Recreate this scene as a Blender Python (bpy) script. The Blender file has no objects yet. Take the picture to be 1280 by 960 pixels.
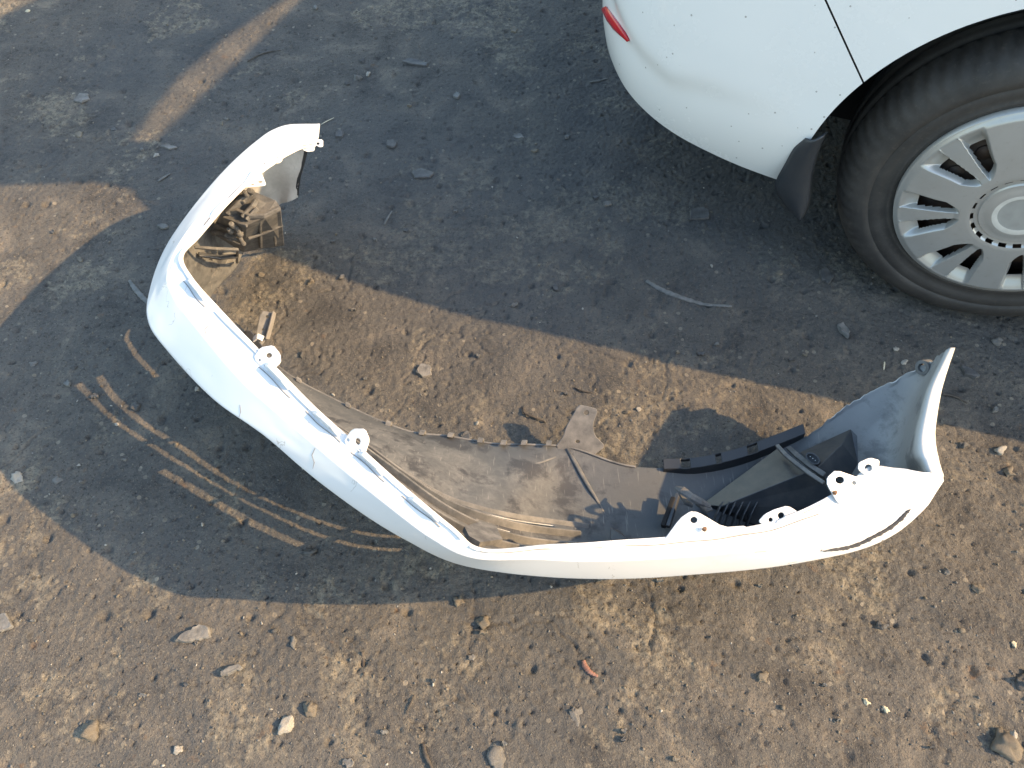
import bpy, bmesh, math, random
import numpy as np
from mathutils import Vector, Matrix
from mathutils.bvhtree import BVHTree

R = math.radians
SC = bpy.context.scene
COL = SC.collection
rng = np.random.default_rng(7)
random.seed(7)

# ------------------------------------------------------------------ camera
CAM_H, PITCH, FPX = 1.30, R(57), 961.0
cam_d = bpy.data.cameras.new('camera'); cam_d.sensor_width = 36; cam_d.lens = 36 * FPX / 1280
cam_d.clip_start = .02; cam_d.clip_end = 400
cam = bpy.data.objects.new('camera', cam_d); COL.objects.link(cam)
cam.location = (0, 0, CAM_H); cam.rotation_euler = (math.pi / 2 - PITCH, 0, 0)
SC.camera = cam

# ------------------------------------------------------------------ light
SUN_E, SUN_AZ = R(33.5), R(6)
SUN_DIR = Vector((-math.cos(SUN_E) * math.cos(SUN_AZ), math.cos(SUN_E) * math.sin(SUN_AZ), -math.sin(SUN_E)))
world = bpy.data.worlds.new('World'); SC.world = world; world.use_nodes = True
wn = world.node_tree
bg = wn.nodes['Background']; bg.inputs['Strength'].default_value = 0.15
sky = wn.nodes.new('ShaderNodeTexSky'); sky.sky_type = 'NISHITA'; sky.sun_disc = False
sky.sun_elevation = SUN_E; sky.sun_rotation = R(96); sky.air_density = 1.75; sky.dust_density = 1.9; sky.ozone_density = 1.6
wn.links.new(sky.outputs[0], bg.inputs[0])
sun_d = bpy.data.lights.new('sun', 'SUN'); sun_d.energy = 3.2; sun_d.angle = R(.45); sun_d.color = (1, .66, .33)
sun = bpy.data.objects.new('sun', sun_d); COL.objects.link(sun)
sun.rotation_euler = SUN_DIR.to_track_quat('-Z', 'Y').to_euler(); sun.location = (4, -1, 4)
SC.view_settings.view_transform = 'Standard'; SC.view_settings.look = 'None'
SC.view_settings.exposure = 1.72; SC.view_settings.gamma = 1.0

# ------------------------------------------------------------------ helpers
_F = Vector((0, math.cos(PITCH), -math.sin(PITCH))); _U = Vector((0, math.sin(PITCH), math.cos(PITCH))); _R = Vector((1, 0, 0))
def ray(px, py):
    return _F + _R * ((px - 640) / FPX) + _U * ((480 - py) / FPX)
def at(px, py, z=0.0):
    """the place at height z seen at survey coordinates (px, py)"""
    d = ray(px, py); return Vector((0, 0, CAM_H)) + d * ((z - CAM_H) / d.z)

def tag(o, label=None, cat=None, group=None, kind=None):
    if label: o['label'] = label
    if cat: o['category'] = cat
    if group: o['group'] = group
    if kind: o['kind'] = kind
    return o
def empty(name, loc=(0, 0, 0), rz=0):
    o = bpy.data.objects.new(name, None); o.location = loc; o.rotation_euler = (0, 0, rz); o.empty_display_size = .1
    COL.objects.link(o); return o
def link(name, me, mats, parent=None, smooth=False):
    if mats is not None and not isinstance(mats, (list, tuple)): mats = [mats]
    for m in mats or []: me.materials.append(m)
    if smooth:
        me.polygons.foreach_set('use_smooth', [True] * len(me.polygons))
    o = bpy.data.objects.new(name, me); COL.objects.link(o)
    if parent is not None: o.parent = parent
    return o
def from_py(name, vs, fs, mats, parent=None, smooth=False):
    """vertices are given in the parent's own space"""
    me = bpy.data.meshes.new(name); me.from_pydata([tuple(v) for v in vs], [], [tuple(f) for f in fs]); me.update()
    return link(name, me, mats, parent, smooth)
def from_bm(name, bm, mats, parent=None, smooth=False):
    me = bpy.data.meshes.new(name); bm.normal_update(); bm.to_mesh(me); bm.free()
    return link(name, me, mats, parent, smooth)
def solidify(o, t, off=-1, mo=0, mr=0):
    m = o.modifiers.new('thickness', 'SOLIDIFY'); m.thickness = t; m.offset = off
    m.material_offset = mo; m.material_offset_rim = mr; m.use_even_offset = False; m.use_quality_normals = True
    return o
def bevel(o, w, seg=2, ang=35):
    m = o.modifiers.new('edge', 'BEVEL'); m.width = w; m.segments = seg; m.limit_method = 'ANGLE'; m.angle_limit = R(ang)
    return o

def tube_bm(pts, rad, seg=8, flat=1.0, bm=None, jitter=0):
    bm = bm or bmesh.new(); pts = [Vector(p) for p in pts]; rings = []
    n = len(pts)
    for i, p in enumerate(pts):
        d = (pts[min(i + 1, n - 1)] - pts[max(i - 1, 0)]).normalized()
        up = Vector((0, 0, 1))
        if abs(d.z) > .9: up = Vector((0, 1, 0))
        s = d.cross(up).normalized(); u = s.cross(d)
        r = rad[i] if isinstance(rad, (list, tuple)) else rad
        rings.append([bm.verts.new(p + s * (math.cos(a) * r * (1 + jitter * random.uniform(-1, 1))) + u * (math.sin(a) * r * flat)) for a in [2 * math.pi * k / seg for k in range(seg)]])
    for a, b in zip(rings, rings[1:]):
        for k in range(seg):
            bm.faces.new((a[k], a[(k + 1) % seg], b[(k + 1) % seg], b[k]))
    bm.faces.new(rings[0][::-1]); bm.faces.new(rings[-1])
    return bm
def catmull(P, n):
    """P (k, d) -> (n, d) passing through all, uniform parameter"""
    P = np.asarray(P, float); k = len(P); u = np.linspace(0, k - 1, n)
    i = np.clip(u.astype(int), 0, k - 2); t = (u - i)[:, None]
    e = np.vstack([2 * P[0] - P[1], P, 2 * P[-1] - P[-2]])
    p0, p1, p2, p3 = e[i], e[i + 1], e[i + 2], e[i + 3]
    return .5 * (2 * p1 + (p2 - p0) * t + (2 * p0 - 5 * p1 + 4 * p2 - p3) * t * t + (-p0 + 3 * p1 - 3 * p2 + p3) * t ** 3), u
def box_bm(c, sx, sy, sz, rot=None, bm=None):
    bm = bm or bmesh.new()
    m = Matrix.Translation(c) @ (rot.to_4x4() if rot else Matrix()) @ Matrix.Diagonal((sx, sy, sz, 1))
    bmesh.ops.create_cube(bm, size=1, matrix=m); return bm

# ------------------------------------------------------------------ noise (numpy)
def lattice(x, y, seed):
    h = (x * 374761393 + y * 668265263 + seed * 974634777) & 0xFFFFFFFF
    h = ((h ^ (h >> 13)) * 1274126177) & 0xFFFFFFFF
    return ((h ^ (h >> 16)) & 0xFFFF) / 65535.0
def vnoise(X, Y, s, seed):
    x = X * s; y = Y * s
    xi = np.floor(x).astype(np.int64); yi = np.floor(y).astype(np.int64)
    fx = x - xi; fy = y - yi
    fx = fx * fx * fx * (fx * (fx * 6 - 15) + 10); fy = fy * fy * fy * (fy * (fy * 6 - 15) + 10)
    a = lattice(xi, yi, seed); b = lattice(xi + 1, yi, seed); c = lattice(xi, yi + 1, seed); d = lattice(xi + 1, yi + 1, seed)
    return (a * (1 - fx) + b * fx) * (1 - fy) + (c * (1 - fx) + d * fx) * fy - .5
def fbm(X, Y, s, seed, oc=4, g=.5):
    o = 0; a = 1
    for k in range(oc):
        ca, sa = math.cos(k * 1.1), math.sin(k * 1.1)
        o = o + a * vnoise(X * ca - Y * sa, X * sa + Y * ca, s * 2.03 ** k, seed + k); a *= g
    return o
def cells(X, Y, s, seed, rmin, rmax, prob=1.0):
    """round cells on a jittered lattice: 1 in the middle, 0 outside"""
    x = X * s; y = Y * s; xi = np.floor(x).astype(np.int64); yi = np.floor(y).astype(np.int64); out = np.zeros_like(X)
    for dx in (-1, 0, 1):
        for dy in (-1, 0, 1):
            cx = xi + dx; cy = yi + dy
            jx = cx + .15 + .7 * lattice(cx, cy, seed); jy = cy + .15 + .7 * lattice(cx, cy, seed + 1)
            r = rmin + (rmax - rmin) * lattice(cx, cy, seed + 2) ** 2; on = lattice(cx, cy, seed + 3) < prob
            d = np.sqrt((x - jx) ** 2 + (y - jy) ** 2)
            out = np.maximum(out, np.where(on, np.clip(1 - d / r, 0, 1), 0))
    return out

# ------------------------------------------------------------------ materials
class Mat:
    def __init__(s, name):
        s.m = bpy.data.materials.new(name); s.m.use_nodes = True; s.t = s.m.node_tree; s.b = s.t.nodes['Principled BSDF']
    def n(s, typ, **kw):
        nd = s.t.nodes.new(typ)
        for k, v in kw.items():
            if k in nd.inputs.keys(): nd.inputs[k].default_value = v
            else: setattr(nd, k, v)
        return nd
    def l(s, a, b): s.t.links.new(a, b)
    def coord(s, kind='Object'):
        return s.n('ShaderNodeTexCoord').outputs[kind]
    def noise(s, vec, scale, detail=4, rough=.55, dist=0):
        nd = s.n('ShaderNodeTexNoise'); nd.inputs['Scale'].default_value = scale; nd.inputs['Detail'].default_value = detail
        nd.inputs['Roughness'].default_value = rough; nd.inputs['Distortion'].default_value = dist
        s.l(vec, nd.inputs['Vector']); return nd.outputs['Fac']
    def voro(s, vec, scale, feature='F1', rnd=1):
        nd = s.n('ShaderNodeTexVoronoi'); nd.feature = feature; nd.inputs['Scale'].default_value = scale; nd.inputs['Randomness'].default_value = rnd
        s.l(vec, nd.inputs['Vector']); return nd
    def ramp(s, fac, stops, interp='LINEAR'):
        nd = s.n('ShaderNodeValToRGB'); nd.color_ramp.interpolation = interp; el = nd.color_ramp.elements
        while len(el) < len(stops): el.new(.5)
        for e, (p, c) in zip(el, stops):
            e.position = p; e.color = (c, c, c, 1) if not isinstance(c, tuple) else (*c, 1)
        s.l(fac, nd.inputs['Fac']); return nd.outputs['Color']
    def mix(s, fac, a, b, mode='MIX'):
        nd = s.n('ShaderNodeMix', data_type='RGBA'); nd.blend_type = mode
        for sock, v in ((nd.inputs[0], fac), (nd.inputs[6], a), (nd.inputs[7], b)):
            if hasattr(v, 'is_output'): s.l(v, sock)
            elif isinstance(v, tuple): sock.default_value = (*v, 1)
            else: sock.default_value = v
        return nd.outputs[2]
    def math(s, op, a, b=0.0, clamp=False):
        nd = s.n('ShaderNodeMath', operation=op); nd.use_clamp = clamp
        for sock, v in ((nd.inputs[0], a), (nd.inputs[1], b)):
            if hasattr(v, 'is_output'): s.l(v, sock)
            else: sock.default_value = v
        return nd.outputs[0]
    def bump(s, h, strength=.3, dist=.002, normal=None):
        nd = s.n('ShaderNodeBump'); nd.inputs['Strength'].default_value = strength; nd.inputs['Distance'].default_value = dist
        s.l(h, nd.inputs['Height'])
        if normal is not None: s.l(normal, nd.inputs['Normal'])
        s.l(nd.outputs[0], s.b.inputs['Normal']); return nd.outputs[0]
    def set(s, **kw):
        for k, v in kw.items():
            k = k.replace('_', ' ')
            if hasattr(v, 'is_output'): s.l(v, s.b.inputs[k])
            else: s.b.inputs[k].default_value = (*v, 1) if isinstance(v, tuple) else v
        return s

def mat_dirt():
    m = Mat('dirt'); c = m.coord('Object')
    at_ = m.n('ShaderNodeAttribute', attribute_name='loose'); loose = at_.outputs['Fac']
    grey_fac = m.n('ShaderNodeAttribute', attribute_name='grey_patch').outputs['Fac']
    big = m.noise(c, 1.7, 5, .6); mid = m.noise(c, 9, 6, .62, .4); fine = m.noise(c, 85, 5, .7); grain = m.noise(c, 330, 3, .7)
    base = m.ramp(mid, [(.34, (.048, .046, .044)), (.46, (.080, .075, .068)), (.55, (.092, .085, .075)), (.66, (.145, .127, .104))])
    base = m.mix(m.ramp(big, [(.42, 0.), (.62, .55)]), base, (.078, .078, .077))
    tan = m.mix(m.ramp(fine, [(.40, 0.), (.56, 1.)]), (.096, .086, .069), (.25, .219, .163))
    base = m.mix(m.math('MULTIPLY', m.ramp(m.math('ADD', loose, m.math('MULTIPLY', m.math('SUBTRACT', m.noise(c, 38, 5, .65), .5), 3.2)), [(.40, 0.), (1.15, 1.)]), .58, True), base, tan)
    # grains: light chaff and dark crumbs
    base = m.mix(m.ramp(grain, [(.58, 0.), (.68, .6)]), base, (.22, .195, .15))
    base = m.mix(m.ramp(m.noise(c, 210, 4, .75), [(.36, .8), (.45, 0.)]), base, (.026, .025, .024))
    v = m.voro(c, 70)
    rnd = m.n('ShaderNodeSeparateColor'); m.l(v.outputs['Color'], rnd.inputs[0])
    spot = m.math('MULTIPLY', m.math('LESS_THAN', v.outputs['Distance'], .30), m.math('GREATER_THAN', rnd.outputs[0], .88))
    base = m.mix(m.math('MULTIPLY', spot, .65), base, m.mix(rnd.outputs[1], (.03, .028, .025), (.26, .23, .18)))
    rust = m.ramp(m.noise(c, 22, 4, .6), [(.66, 0.), (.76, .55)])
    base = m.mix(rust, base, (.15, .085, .042))
    base = m.mix(m.math('MULTIPLY', grey_fac, .5, True), base, (.060, .064, .068))
    m.set(Base_Color=base, Roughness=.93)
    m.b.inputs['Specular IOR Level'].default_value = .25
    h = m.math('ADD', m.math('MULTIPLY', fine, .8), m.math('MULTIPLY', grain, .55))
    m.bump(h, .8, .006)
    return m.m
def mat_stone(name, a, b, rough=.9):
    m = Mat(name); c = m.coord(); f = m.noise(c, 60, 5, .65)
    m.set(Base_Color=m.ramp(f, [(.3, a), (.68, b)]), Roughness=rough); m.bump(m.noise(c, 160, 4, .7), .6, .003); return m.m
def mat_paint(name, col=(.80, .80, .79), dirt=.35, specks=False, rough=.3):
    m = Mat(name); c = m.coord('Object')
    f = m.noise(c, 4.5, 6, .65); g = m.noise(c, 38, 5, .7)
    d = m.math('MULTIPLY', m.ramp(f, [(.50, 0.), (.75, 1.)]), m.ramp(g, [(.42, 0.), (.72, 1.)]))
    b = m.mix(m.math('MULTIPLY', d, dirt), col, (.42, .35, .27))
    mp = m.n('ShaderNodeMapping'); mp.inputs['Scale'].default_value = (1, 1, 1)
    m.l(c, mp.inputs[0])
    if specks:
        v = m.voro(mp.outputs[0], 42); s = m.n('ShaderNodeSeparateColor'); m.l(v.outputs['Color'], s.inputs[0])
        k = m.math('MULTIPLY', m.math('LESS_THAN', v.outputs['Distance'], .075), m.math('GREATER_THAN', s.outputs[0], .40))
        v2 = m.voro(mp.outputs[0], 15); s2 = m.n('ShaderNodeSeparateColor'); m.l(v2.outputs['Color'], s2.inputs[0])
        k2 = m.math('MULTIPLY', m.math('LESS_THAN', v2.outputs['Distance'], .040), m.math('GREATER_THAN', s2.outputs[0], .5))
        b = m.mix(m.math('MULTIPLY', m.math('MAXIMUM', k, k2), .62), b, (.12, .10, .085))
    else:
        w = m.noise(c, 3, 3); sc = m.n('ShaderNodeTexWave'); sc.inputs['Scale'].default_value = 7; sc.inputs['Distortion'].default_value = 14
        sc.inputs['Detail'].default_value = 4; sc.inputs['Detail Scale'].default_value = 2.5; m.l(c, sc.inputs['Vector'])
        k = m.math('MULTIPLY', m.math('GREATER_THAN', sc.outputs['Fac'], .9965), m.math('GREATER_THAN', m.noise(c, 14, 3), .60))
        b = m.mix(m.math('MULTIPLY', k, .6), b, (.25, .24, .22))
        v = m.voro(c, 30); s = m.n('ShaderNodeSeparateColor'); m.l(v.outputs['Color'], s.inputs[0])
        k = m.math('MULTIPLY', m.math('LESS_THAN', v.outputs['Distance'], .07), m.math('GREATER_THAN', s.outputs[0], .72))
        b = m.mix(m.math('MULTIPLY', k, .8), b, (.10, .085, .07))
    m.set(Base_Color=b, Roughness=m.mix(d, (rough,) * 3, (.75,) * 3))
    m.b.inputs['Coat Weight'].default_value = .5; m.b.inputs['Coat Roughness'].default_value = .06
    return m.m
def mat_inner():
    """the raw plastic inside of the bumper: dark grey, overspray on the wings, dust and mud"""
    m = Mat('raw_plastic_inside'); c = m.coord('Object')
    wing = m.n('ShaderNodeAttribute', attribute_name='wing').outputs['Fac']; dust = m.n('ShaderNodeAttribute', attribute_name='dust').outputs['Fac']
    n1 = m.noise(c, 13, 6, .65, .15); n2 = m.noise(c, 70, 5, .72); n3 = m.noise(c, 30, 6, .75, .3)
    b = m.mix(wing, (.060, .066, .072), (.50, .50, .49))
    dcol = m.mix(m.ramp(n2, [(.3, 0.), (.7, 1.)]), (.088, .091, .094), (.172, .172, .168))
    cover = m.math('MULTIPLY', dust, m.ramp(n1, [(.33, .30), (.62, 1.)]), True)
    cover = m.math('MULTIPLY', cover, m.ramp(n3, [(.34, .45), (.50, 1.)]), True)
    b = m.mix(cover, b, dcol)
    stain = m.ramp(m.noise(c, 15, 6, .68, .2), [(.50, 0.), (.60, .85)])
    b = m.mix(m.math('MULTIPLY', stain, m.math('SUBTRACT', 1.0, wing, True)), b, (.030, .032, .038))
    sc = m.n('ShaderNodeTexNoise'); mp = m.n('ShaderNodeMapping'); mp.inputs['Scale'].default_value = (260, 22, 60); mp.inputs['Rotation'].default_value = (0, 0, .7)
    m.l(c, mp.inputs[0]); m.l(mp.outputs[0], sc.inputs['Vector']); sc.inputs['Scale'].default_value = 1
    b = m.mix(m.ramp(sc.outputs['Fac'], [(.64, 0.), (.72, .3)]), b, (.28, .27, .25))
    m.set(Base_Color=b, Roughness=.62); m.bump(m.math('ADD', n2, n3), .25, .002)
    return m.m
def mat_plastic(name, col, rough=.5, dust=.4, dcol=(.30, .25, .20), scale=30):
    m = Mat(name); c = m.coord('Object'); n = m.noise(c, scale, 6, .68); n2 = m.noise(c, scale * 5, 4, .7)
    b = m.mix(m.math('MULTIPLY', m.ramp(n, [(.38, 0.), (.66, 1.)]), dust), col, dcol)
    m.set(Base_Color=b, Roughness=rough); m.bump(n2, .2, .001); return m.m
def mat_rubber():
    m = Mat('tyre_rubber'); c = m.coord('Object'); n = m.noise(c, 14, 6, .65); n2 = m.noise(c, 120, 4, .7)
    b = m.ramp(n, [(.3, (.020, .019, .019)), (.7, (.050, .046, .043))]); b = m.mix(m.ramp(n2, [(.55, 0.), (.8, .4)]), b, (.11, .095, .08))
    m.set(Base_Color=b, Roughness=.68); m.bump(n2, .15, .001); return m.m
def mat_silver():
    m = Mat('silver_hubcap_paint'); c = m.coord('Object'); n = m.noise(c, 14, 6, .7); n2 = m.noise(c, 110, 4, .7)
    b = m.mix(m.ramp(n, [(.45, 0.), (.8, .35)]), (.40, .40, .39), (.28, .255, .225))
    b = m.mix(m.ramp(n2, [(.6, 0.), (.78, .35)]), b, (.20, .17, .14))
    m.set(Base_Color=b, Roughness=.36, Metallic=.45); return m.m
def mat_flat(name, col, rough=.5, metal=0.0):
    m = Mat(name); c = m.coord('Object'); n = m.noise(c, 35, 4, .6)
    m.set(Base_Color=m.mix(m.ramp(n, [(.35, 0.), (.75, .5)]), col, tuple(x * .6 for x in col)), Roughness=rough, Metallic=metal); return m.m

M = dict(dirt=mat_dirt(), white=mat_paint('white_bumper_paint', (.56, .565, .57), .45, rough=.36), car=mat_paint('white_car_paint', (.74, .75, .75), .10, True, .24),
         inner=mat_inner(), black=mat_plastic('black_plastic', (.036, .041, .049), .36, .4, (.115, .108, .098)), dusty=mat_plastic('dusty_plastic', (.085, .087, .088), .75, .95, (.195, .19, .18), 22),
         mud=mat_plastic('mud_caked_plastic', (.070, .071, .073), .85, .95, (.165, .161, .154), 40), rubber=mat_rubber(), silver=mat_silver(),
         gap=mat_flat('grime_line', (.20, .19, .175), .9), flap=mat_plastic('flap_rubber', (.020, .024, .030), .45, .15, (.07, .065, .06)), dark=mat_flat('dark_underside', (.012, .012, .013), .9), steel=mat_plastic('rusty_steel', (.035, .026, .022), .7, .5, (.09, .05, .032)),
         red=mat_flat('red_reflector', (.48, .012, .02), .12), chrome=mat_flat('worn_chrome', (.66, .66, .63), .4, .3), cap=mat_flat('grey_cap', (.34, .345, .335), .4, .2),
         rust=mat_flat('rusty_screw', (.17, .09, .05), .8), glass=mat_flat('window_glass', (.01, .012, .013), .05),
         s_grey=mat_stone('grey_stone', (.07, .069, .067), (.17, .165, .155)), s_tan=mat_stone('tan_clod', (.078, .070, .058), (.175, .152, .118)),
         s_pale=mat_stone('pale_stone', (.19, .18, .16), (.36, .34, .30)), s_dark=mat_stone('dark_flake', (.035, .036, .038), (.085, .085, .085), .7),
         twig=mat_stone('dark_twig', (.025, .022, .02), (.07, .06, .05)), redbit=mat_stone('reddish_plastic', (.13, .06, .045), (.24, .13, .10)),
         bone=mat_stone('cream_fragment', (.40, .36, .26), (.55, .50, .38)), scrape=mat_flat('scraped_black', (.035, .037, .04), .8), hose=mat_stone('grey_rubber_strip', (.075, .078, .077), (.15, .15, .145)))

# ------------------------------------------------------------------ ground
GX0, GX1, GY0, GY1, GS = -1.8, 1.8, .08, 2.68, .0033
gx = np.arange(GX0, GX1 + 1e-6, GS); gy = np.arange(GY0, GY1 + 1e-6, GS)
X, Y = np.meshgrid(gx, gy)
loose = .75 * np.clip((fbm(X, Y, 5.2, 11, 6, .62) - .06) * 2.6, 0, 1)
for (px, py, r, k) in ((130, 925, .10, 1.1), (30, 600, .10, 1.0), (60, 660, .09, .8), (560, 860, .13, .8), (190, 740, .09, .7), (1090, 620, .16, .7), (40, 745, .10, .9), (850, 470, .25, .6), (480, 470, .2, .5), (1240, 600, .12, .7), (600, 560, .2, .4), (960, 540, .15, .5)):
    p = at(px, py); q = np.hypot(X - p.x, Y - p.y) + .05 * fbm(X, Y, 14, 5, 4)
    loose = np.maximum(loose, np.clip(1.2 - q / r, 0, 1) * k * np.clip(.55 + 1.2 * fbm(X, Y, 30, 6, 4), 0, 1))
grey_patch = np.clip((fbm(X, Y, 2.1, 31, 5, .55) - .04) * 3.0, 0, 1) * np.clip(.7 - loose, 0, 1)  # greyer areas, partly random, partly at set spots
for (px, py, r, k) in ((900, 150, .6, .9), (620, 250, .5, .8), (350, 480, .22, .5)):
    p = at(px, py); q = np.hypot(X - p.x, Y - p.y) + .2 * fbm(X, Y, 3, 8, 4); grey_patch = np.maximum(grey_patch, np.clip(1.4 - q / r, 0, 1) * k)
H = .010 * fbm(X, Y, 1.3, 1, 3) + .006 * fbm(X, Y, 5, 2, 3)
rough = .75 + .3 * loose
H += rough * (.0010 * fbm(X, Y, 24, 3, 4, .6) + .0029 * fbm(X, Y, 110, 4, 3, .78))
flat = fbm(X, Y, 5, 71, 3)
H += .0020 * cells(X, Y, 9, 41, .10, .22, .30) ** .7 * (.4 + .6 * loose)            # clods pressed into the dirt
H += .0020 * cells(X, Y, 28, 45, .08, .28, .30) ** .6 * (.5 + .5 * loose)
H += .0019 * cells(X, Y, 66, 48, .12, .36, .35) ** .6
H += .0017 * cells(X, Y, 130, 61, .2, .5, .55) ** .7 * (.5 + .8 * loose)              # crumbs
H -= .0085 * cells(X, Y, 15, 51, .04, .18, .42) ** .6                          # pits
H -= .0052 * cells(X, Y, 42, 55, .08, .23, .42) ** .6
H -= .004 * np.clip(1 - np.abs(fbm(X, Y, 7, 81, 4)) * 26, 0, 1) * np.clip(flat * 4, 0, 1)   # hairline cracks
edge = np.minimum(np.minimum(X - GX0, GX1 - X), np.minimum(Y - GY0, GY1 - Y)); fade = np.clip(edge / .12, 0, 1)
H = H * fade
ny, nx = X.shape
def gz(x, y):
    i = int(np.clip((y - GY0) / GS, 0, ny - 1)); j = int(np.clip((x - GX0) / GS, 0, nx - 1)); return float(H[i, j])
me = bpy.data.meshes.new('ground')
co = np.stack([X, Y, H], -1).reshape(-1, 3).astype(np.float32)
idx = np.arange(nx * ny).reshape(ny, nx)
q = np.stack([idx[:-1, :-1], idx[:-1, 1:], idx[1:, 1:], idx[1:, :-1]], -1).reshape(-1, 4)
# the far sheet, a frame of big quads round the fine patch that runs to the horizon
B = 150.0; nb = len(co)
corner = np.array([[-B, -B, 0], [B, -B, 0], [B, B, 0], [-B, B, 0], [GX0, GY0, 0], [GX1, GY0, 0], [GX1, GY1, 0], [GX0, GY1, 0]], np.float32)
co = np.vstack([co, corner])
q2 = np.array([[nb, nb + 1, nb + 5, nb + 4], [nb + 1, nb + 2, nb + 6, nb + 5], [nb + 2, nb + 3, nb + 7, nb + 6], [nb + 3, nb, nb + 4, nb + 7]])
q = np.vstack([q, q2])
me.vertices.add(len(co)); me.vertices.foreach_set('co', co.ravel())
me.loops.add(q.size); me.loops.foreach_set('vertex_index', q.ravel().astype(np.int32))
me.polygons.add(len(q)); me.polygons.foreach_set('loop_start', np.arange(0, q.size, 4, dtype=np.int32)); me.polygons.foreach_set('loop_total', np.full(len(q), 4, np.int32))
me.update(calc_edges=True)
for nm, arr in (('loose', loose), ('grey_patch', grey_patch)):
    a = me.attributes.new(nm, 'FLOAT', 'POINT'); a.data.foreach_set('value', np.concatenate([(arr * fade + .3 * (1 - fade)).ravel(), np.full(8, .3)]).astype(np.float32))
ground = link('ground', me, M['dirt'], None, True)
tag(ground, 'packed brown dirt yard with tan crumbly patches and dark grey patches', 'ground', None, 'structure')

# ------------------------------------------------------------------ bumper skin
# stations run from the near wing tip round the front to the far wing tip; rows run rim > crown > bulge > face > lip.
# each entry is a surveyed place (px, py, height)
ST = [
 # near tip: outer edge of the arch return, then its crest
 [(1168, 592, .270), (1173, 595, .267), (1180, 601, .258), (1176, 590, .245), (1171, 572, .238), (1167, 540, .238), (1176, 485, .245), (1192, 434, .252)],
 [(1150, 590, .276), (1158, 600, .270), (1170, 616, .256), (1156, 580, .262), (1149, 565, .262), (1151, 535, .262), (1163, 487, .262), (1187, 437, .262)],
 [(1118, 584, .276), (1133, 612, .268), (1155, 637, .245), (1146, 610, .16), (1125, 590, .125), (1128, 555, .135), (1143, 503, .17), (1163, 450, .222)],
 [(1085, 584, .280), (1102, 634, .270), (1118, 668, .235), (1112, 640, .13), (1095, 615, .080), (1096, 575, .085), (1105, 522, .115), (1114, 476, .160)],
 [(1050, 612, .282), (1058, 660, .275), (1065, 690, .230), (1062, 672, .13), (1052, 650, .060), (1048, 608, .055), (1050, 555, .075), (1058, 505, .110)],
 [(970, 650, .284), (968, 684, .278), (965, 709, .230), (965, 700, .13), (962, 680, .045), (958, 645, .030), (970, 595, .032), (1000, 549, .055)],
 [(870, 668, .288), (862, 696, .282), (850, 720, .230), (852, 712, .14), (856, 690, .055), (862, 660, .032), (875, 622, .028), (900, 580, .030)],
 [(765, 676, .302), (755, 702, .296), (742, 724, .240), (746, 714, .160), (752, 692, .080), (760, 662, .045), (772, 620, .032), (795, 584, .034)],
 [(690, 681, .318), (672, 700, .310), (645, 718, .262), (654, 708, .205), (668, 688, .140), (684, 654, .110), (706, 612, .046), (716, 560, .036)],
 [(604, 686, .340), (590, 697, .328), (570, 705, .278), (584, 696, .235), (606, 672, .180), (622, 644, .155), (652, 600, .075), (665, 556, .034)],
 [(566, 659, .355), (538, 672, .345), (510, 677, .303), (522, 668, .255), (548, 642, .205), (560, 626, .175), (600, 588, .080), (618, 555, .030)],
 [(505, 607, .370), (479, 628, .362), (451, 641, .322), (462, 630, .275), (490, 600, .225), (508, 597, .195), (545, 566, .090), (562, 546, .030)],
 [(449, 557, .380), (421, 580, .374), (391, 596, .342), (402, 586, .285), (430, 556, .235), (458, 562, .205), (490, 546, .095), (504, 538, .032)],
 [(395, 509, .385), (365, 532, .381), (333, 547, .354), (342, 540, .290), (368, 515, .240), (388, 520, .190), (408, 510, .095), (416, 499, .036)],
 [(335, 448, .388), (303, 477, .384), (268, 500, .350), (278, 492, .290), (300, 470, .235), (316, 474, .180), (338, 470, .095), (352, 462, .040)],
 [(280, 391, .385), (250, 415, .382), (214, 444, .340), (222, 440, .280), (244, 430, .225), (260, 430, .165), (280, 420, .090), (298, 408, .040)],
 [(241, 347, .380), (216, 370, .380), (186, 404, .345), (192, 408, .280), (204, 406, .215), (222, 400, .150), (242, 386, .085), (262, 378, .040)],
 [(229, 318, .372), (209, 338, .372), (187, 362, .348), (190, 362, .275), (200, 372, .205), (220, 376, .140), (246, 366, .080), (275, 354, .035)],
 [(252, 292, .362), (234, 290, .363), (212, 300, .342), (212, 312, .265), (222, 328, .195), (244, 340, .130), (270, 338, .075), (295, 332, .032)],
 [(300, 240, .345), (284, 234, .347), (268, 226, .330), (262, 236, .250), (272, 252, .185), (288, 268, .130), (304, 278, .085), (318, 284, .045)],
 [(342, 206, .330), (330, 196, .333), (316, 179, .315), (314, 190, .245), (322, 210, .190), (332, 228, .145), (340, 244, .100), (346, 258, .070)],
 [(372, 188, .315), (364, 178, .317), (354, 156, .303), (354, 168, .245), (358, 190, .205), (362, 214, .165), (364, 232, .125), (361, 252, .090)],
 [(394, 183, .305), (398, 172, .307), (400, 155, .297), (394, 164, .250), (386, 182, .215), (378, 208, .170), (373, 230, .130), (372, 246, .095)],
]
for u_, s_ in enumerate(ST):
    if 8 <= u_ <= 15:
        for r_, dz in ((4, .025), (5, .038), (6, .010)): s_[r_] = (s_[r_][0], s_[r_][1], s_[r_][2] - dz * (1, 1, 1, 1, .8, .45, .1, -.1)[u_ - 8])
NS, NR = len(ST), len(ST[0])
ctrl = np.array([[list(at(*p)) for p in s] for s in ST])
NU, NV = 300, 162
tmp = np.stack([catmull(ctrl[:, r], NU)[0] for r in range(NR)], 1)
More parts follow.
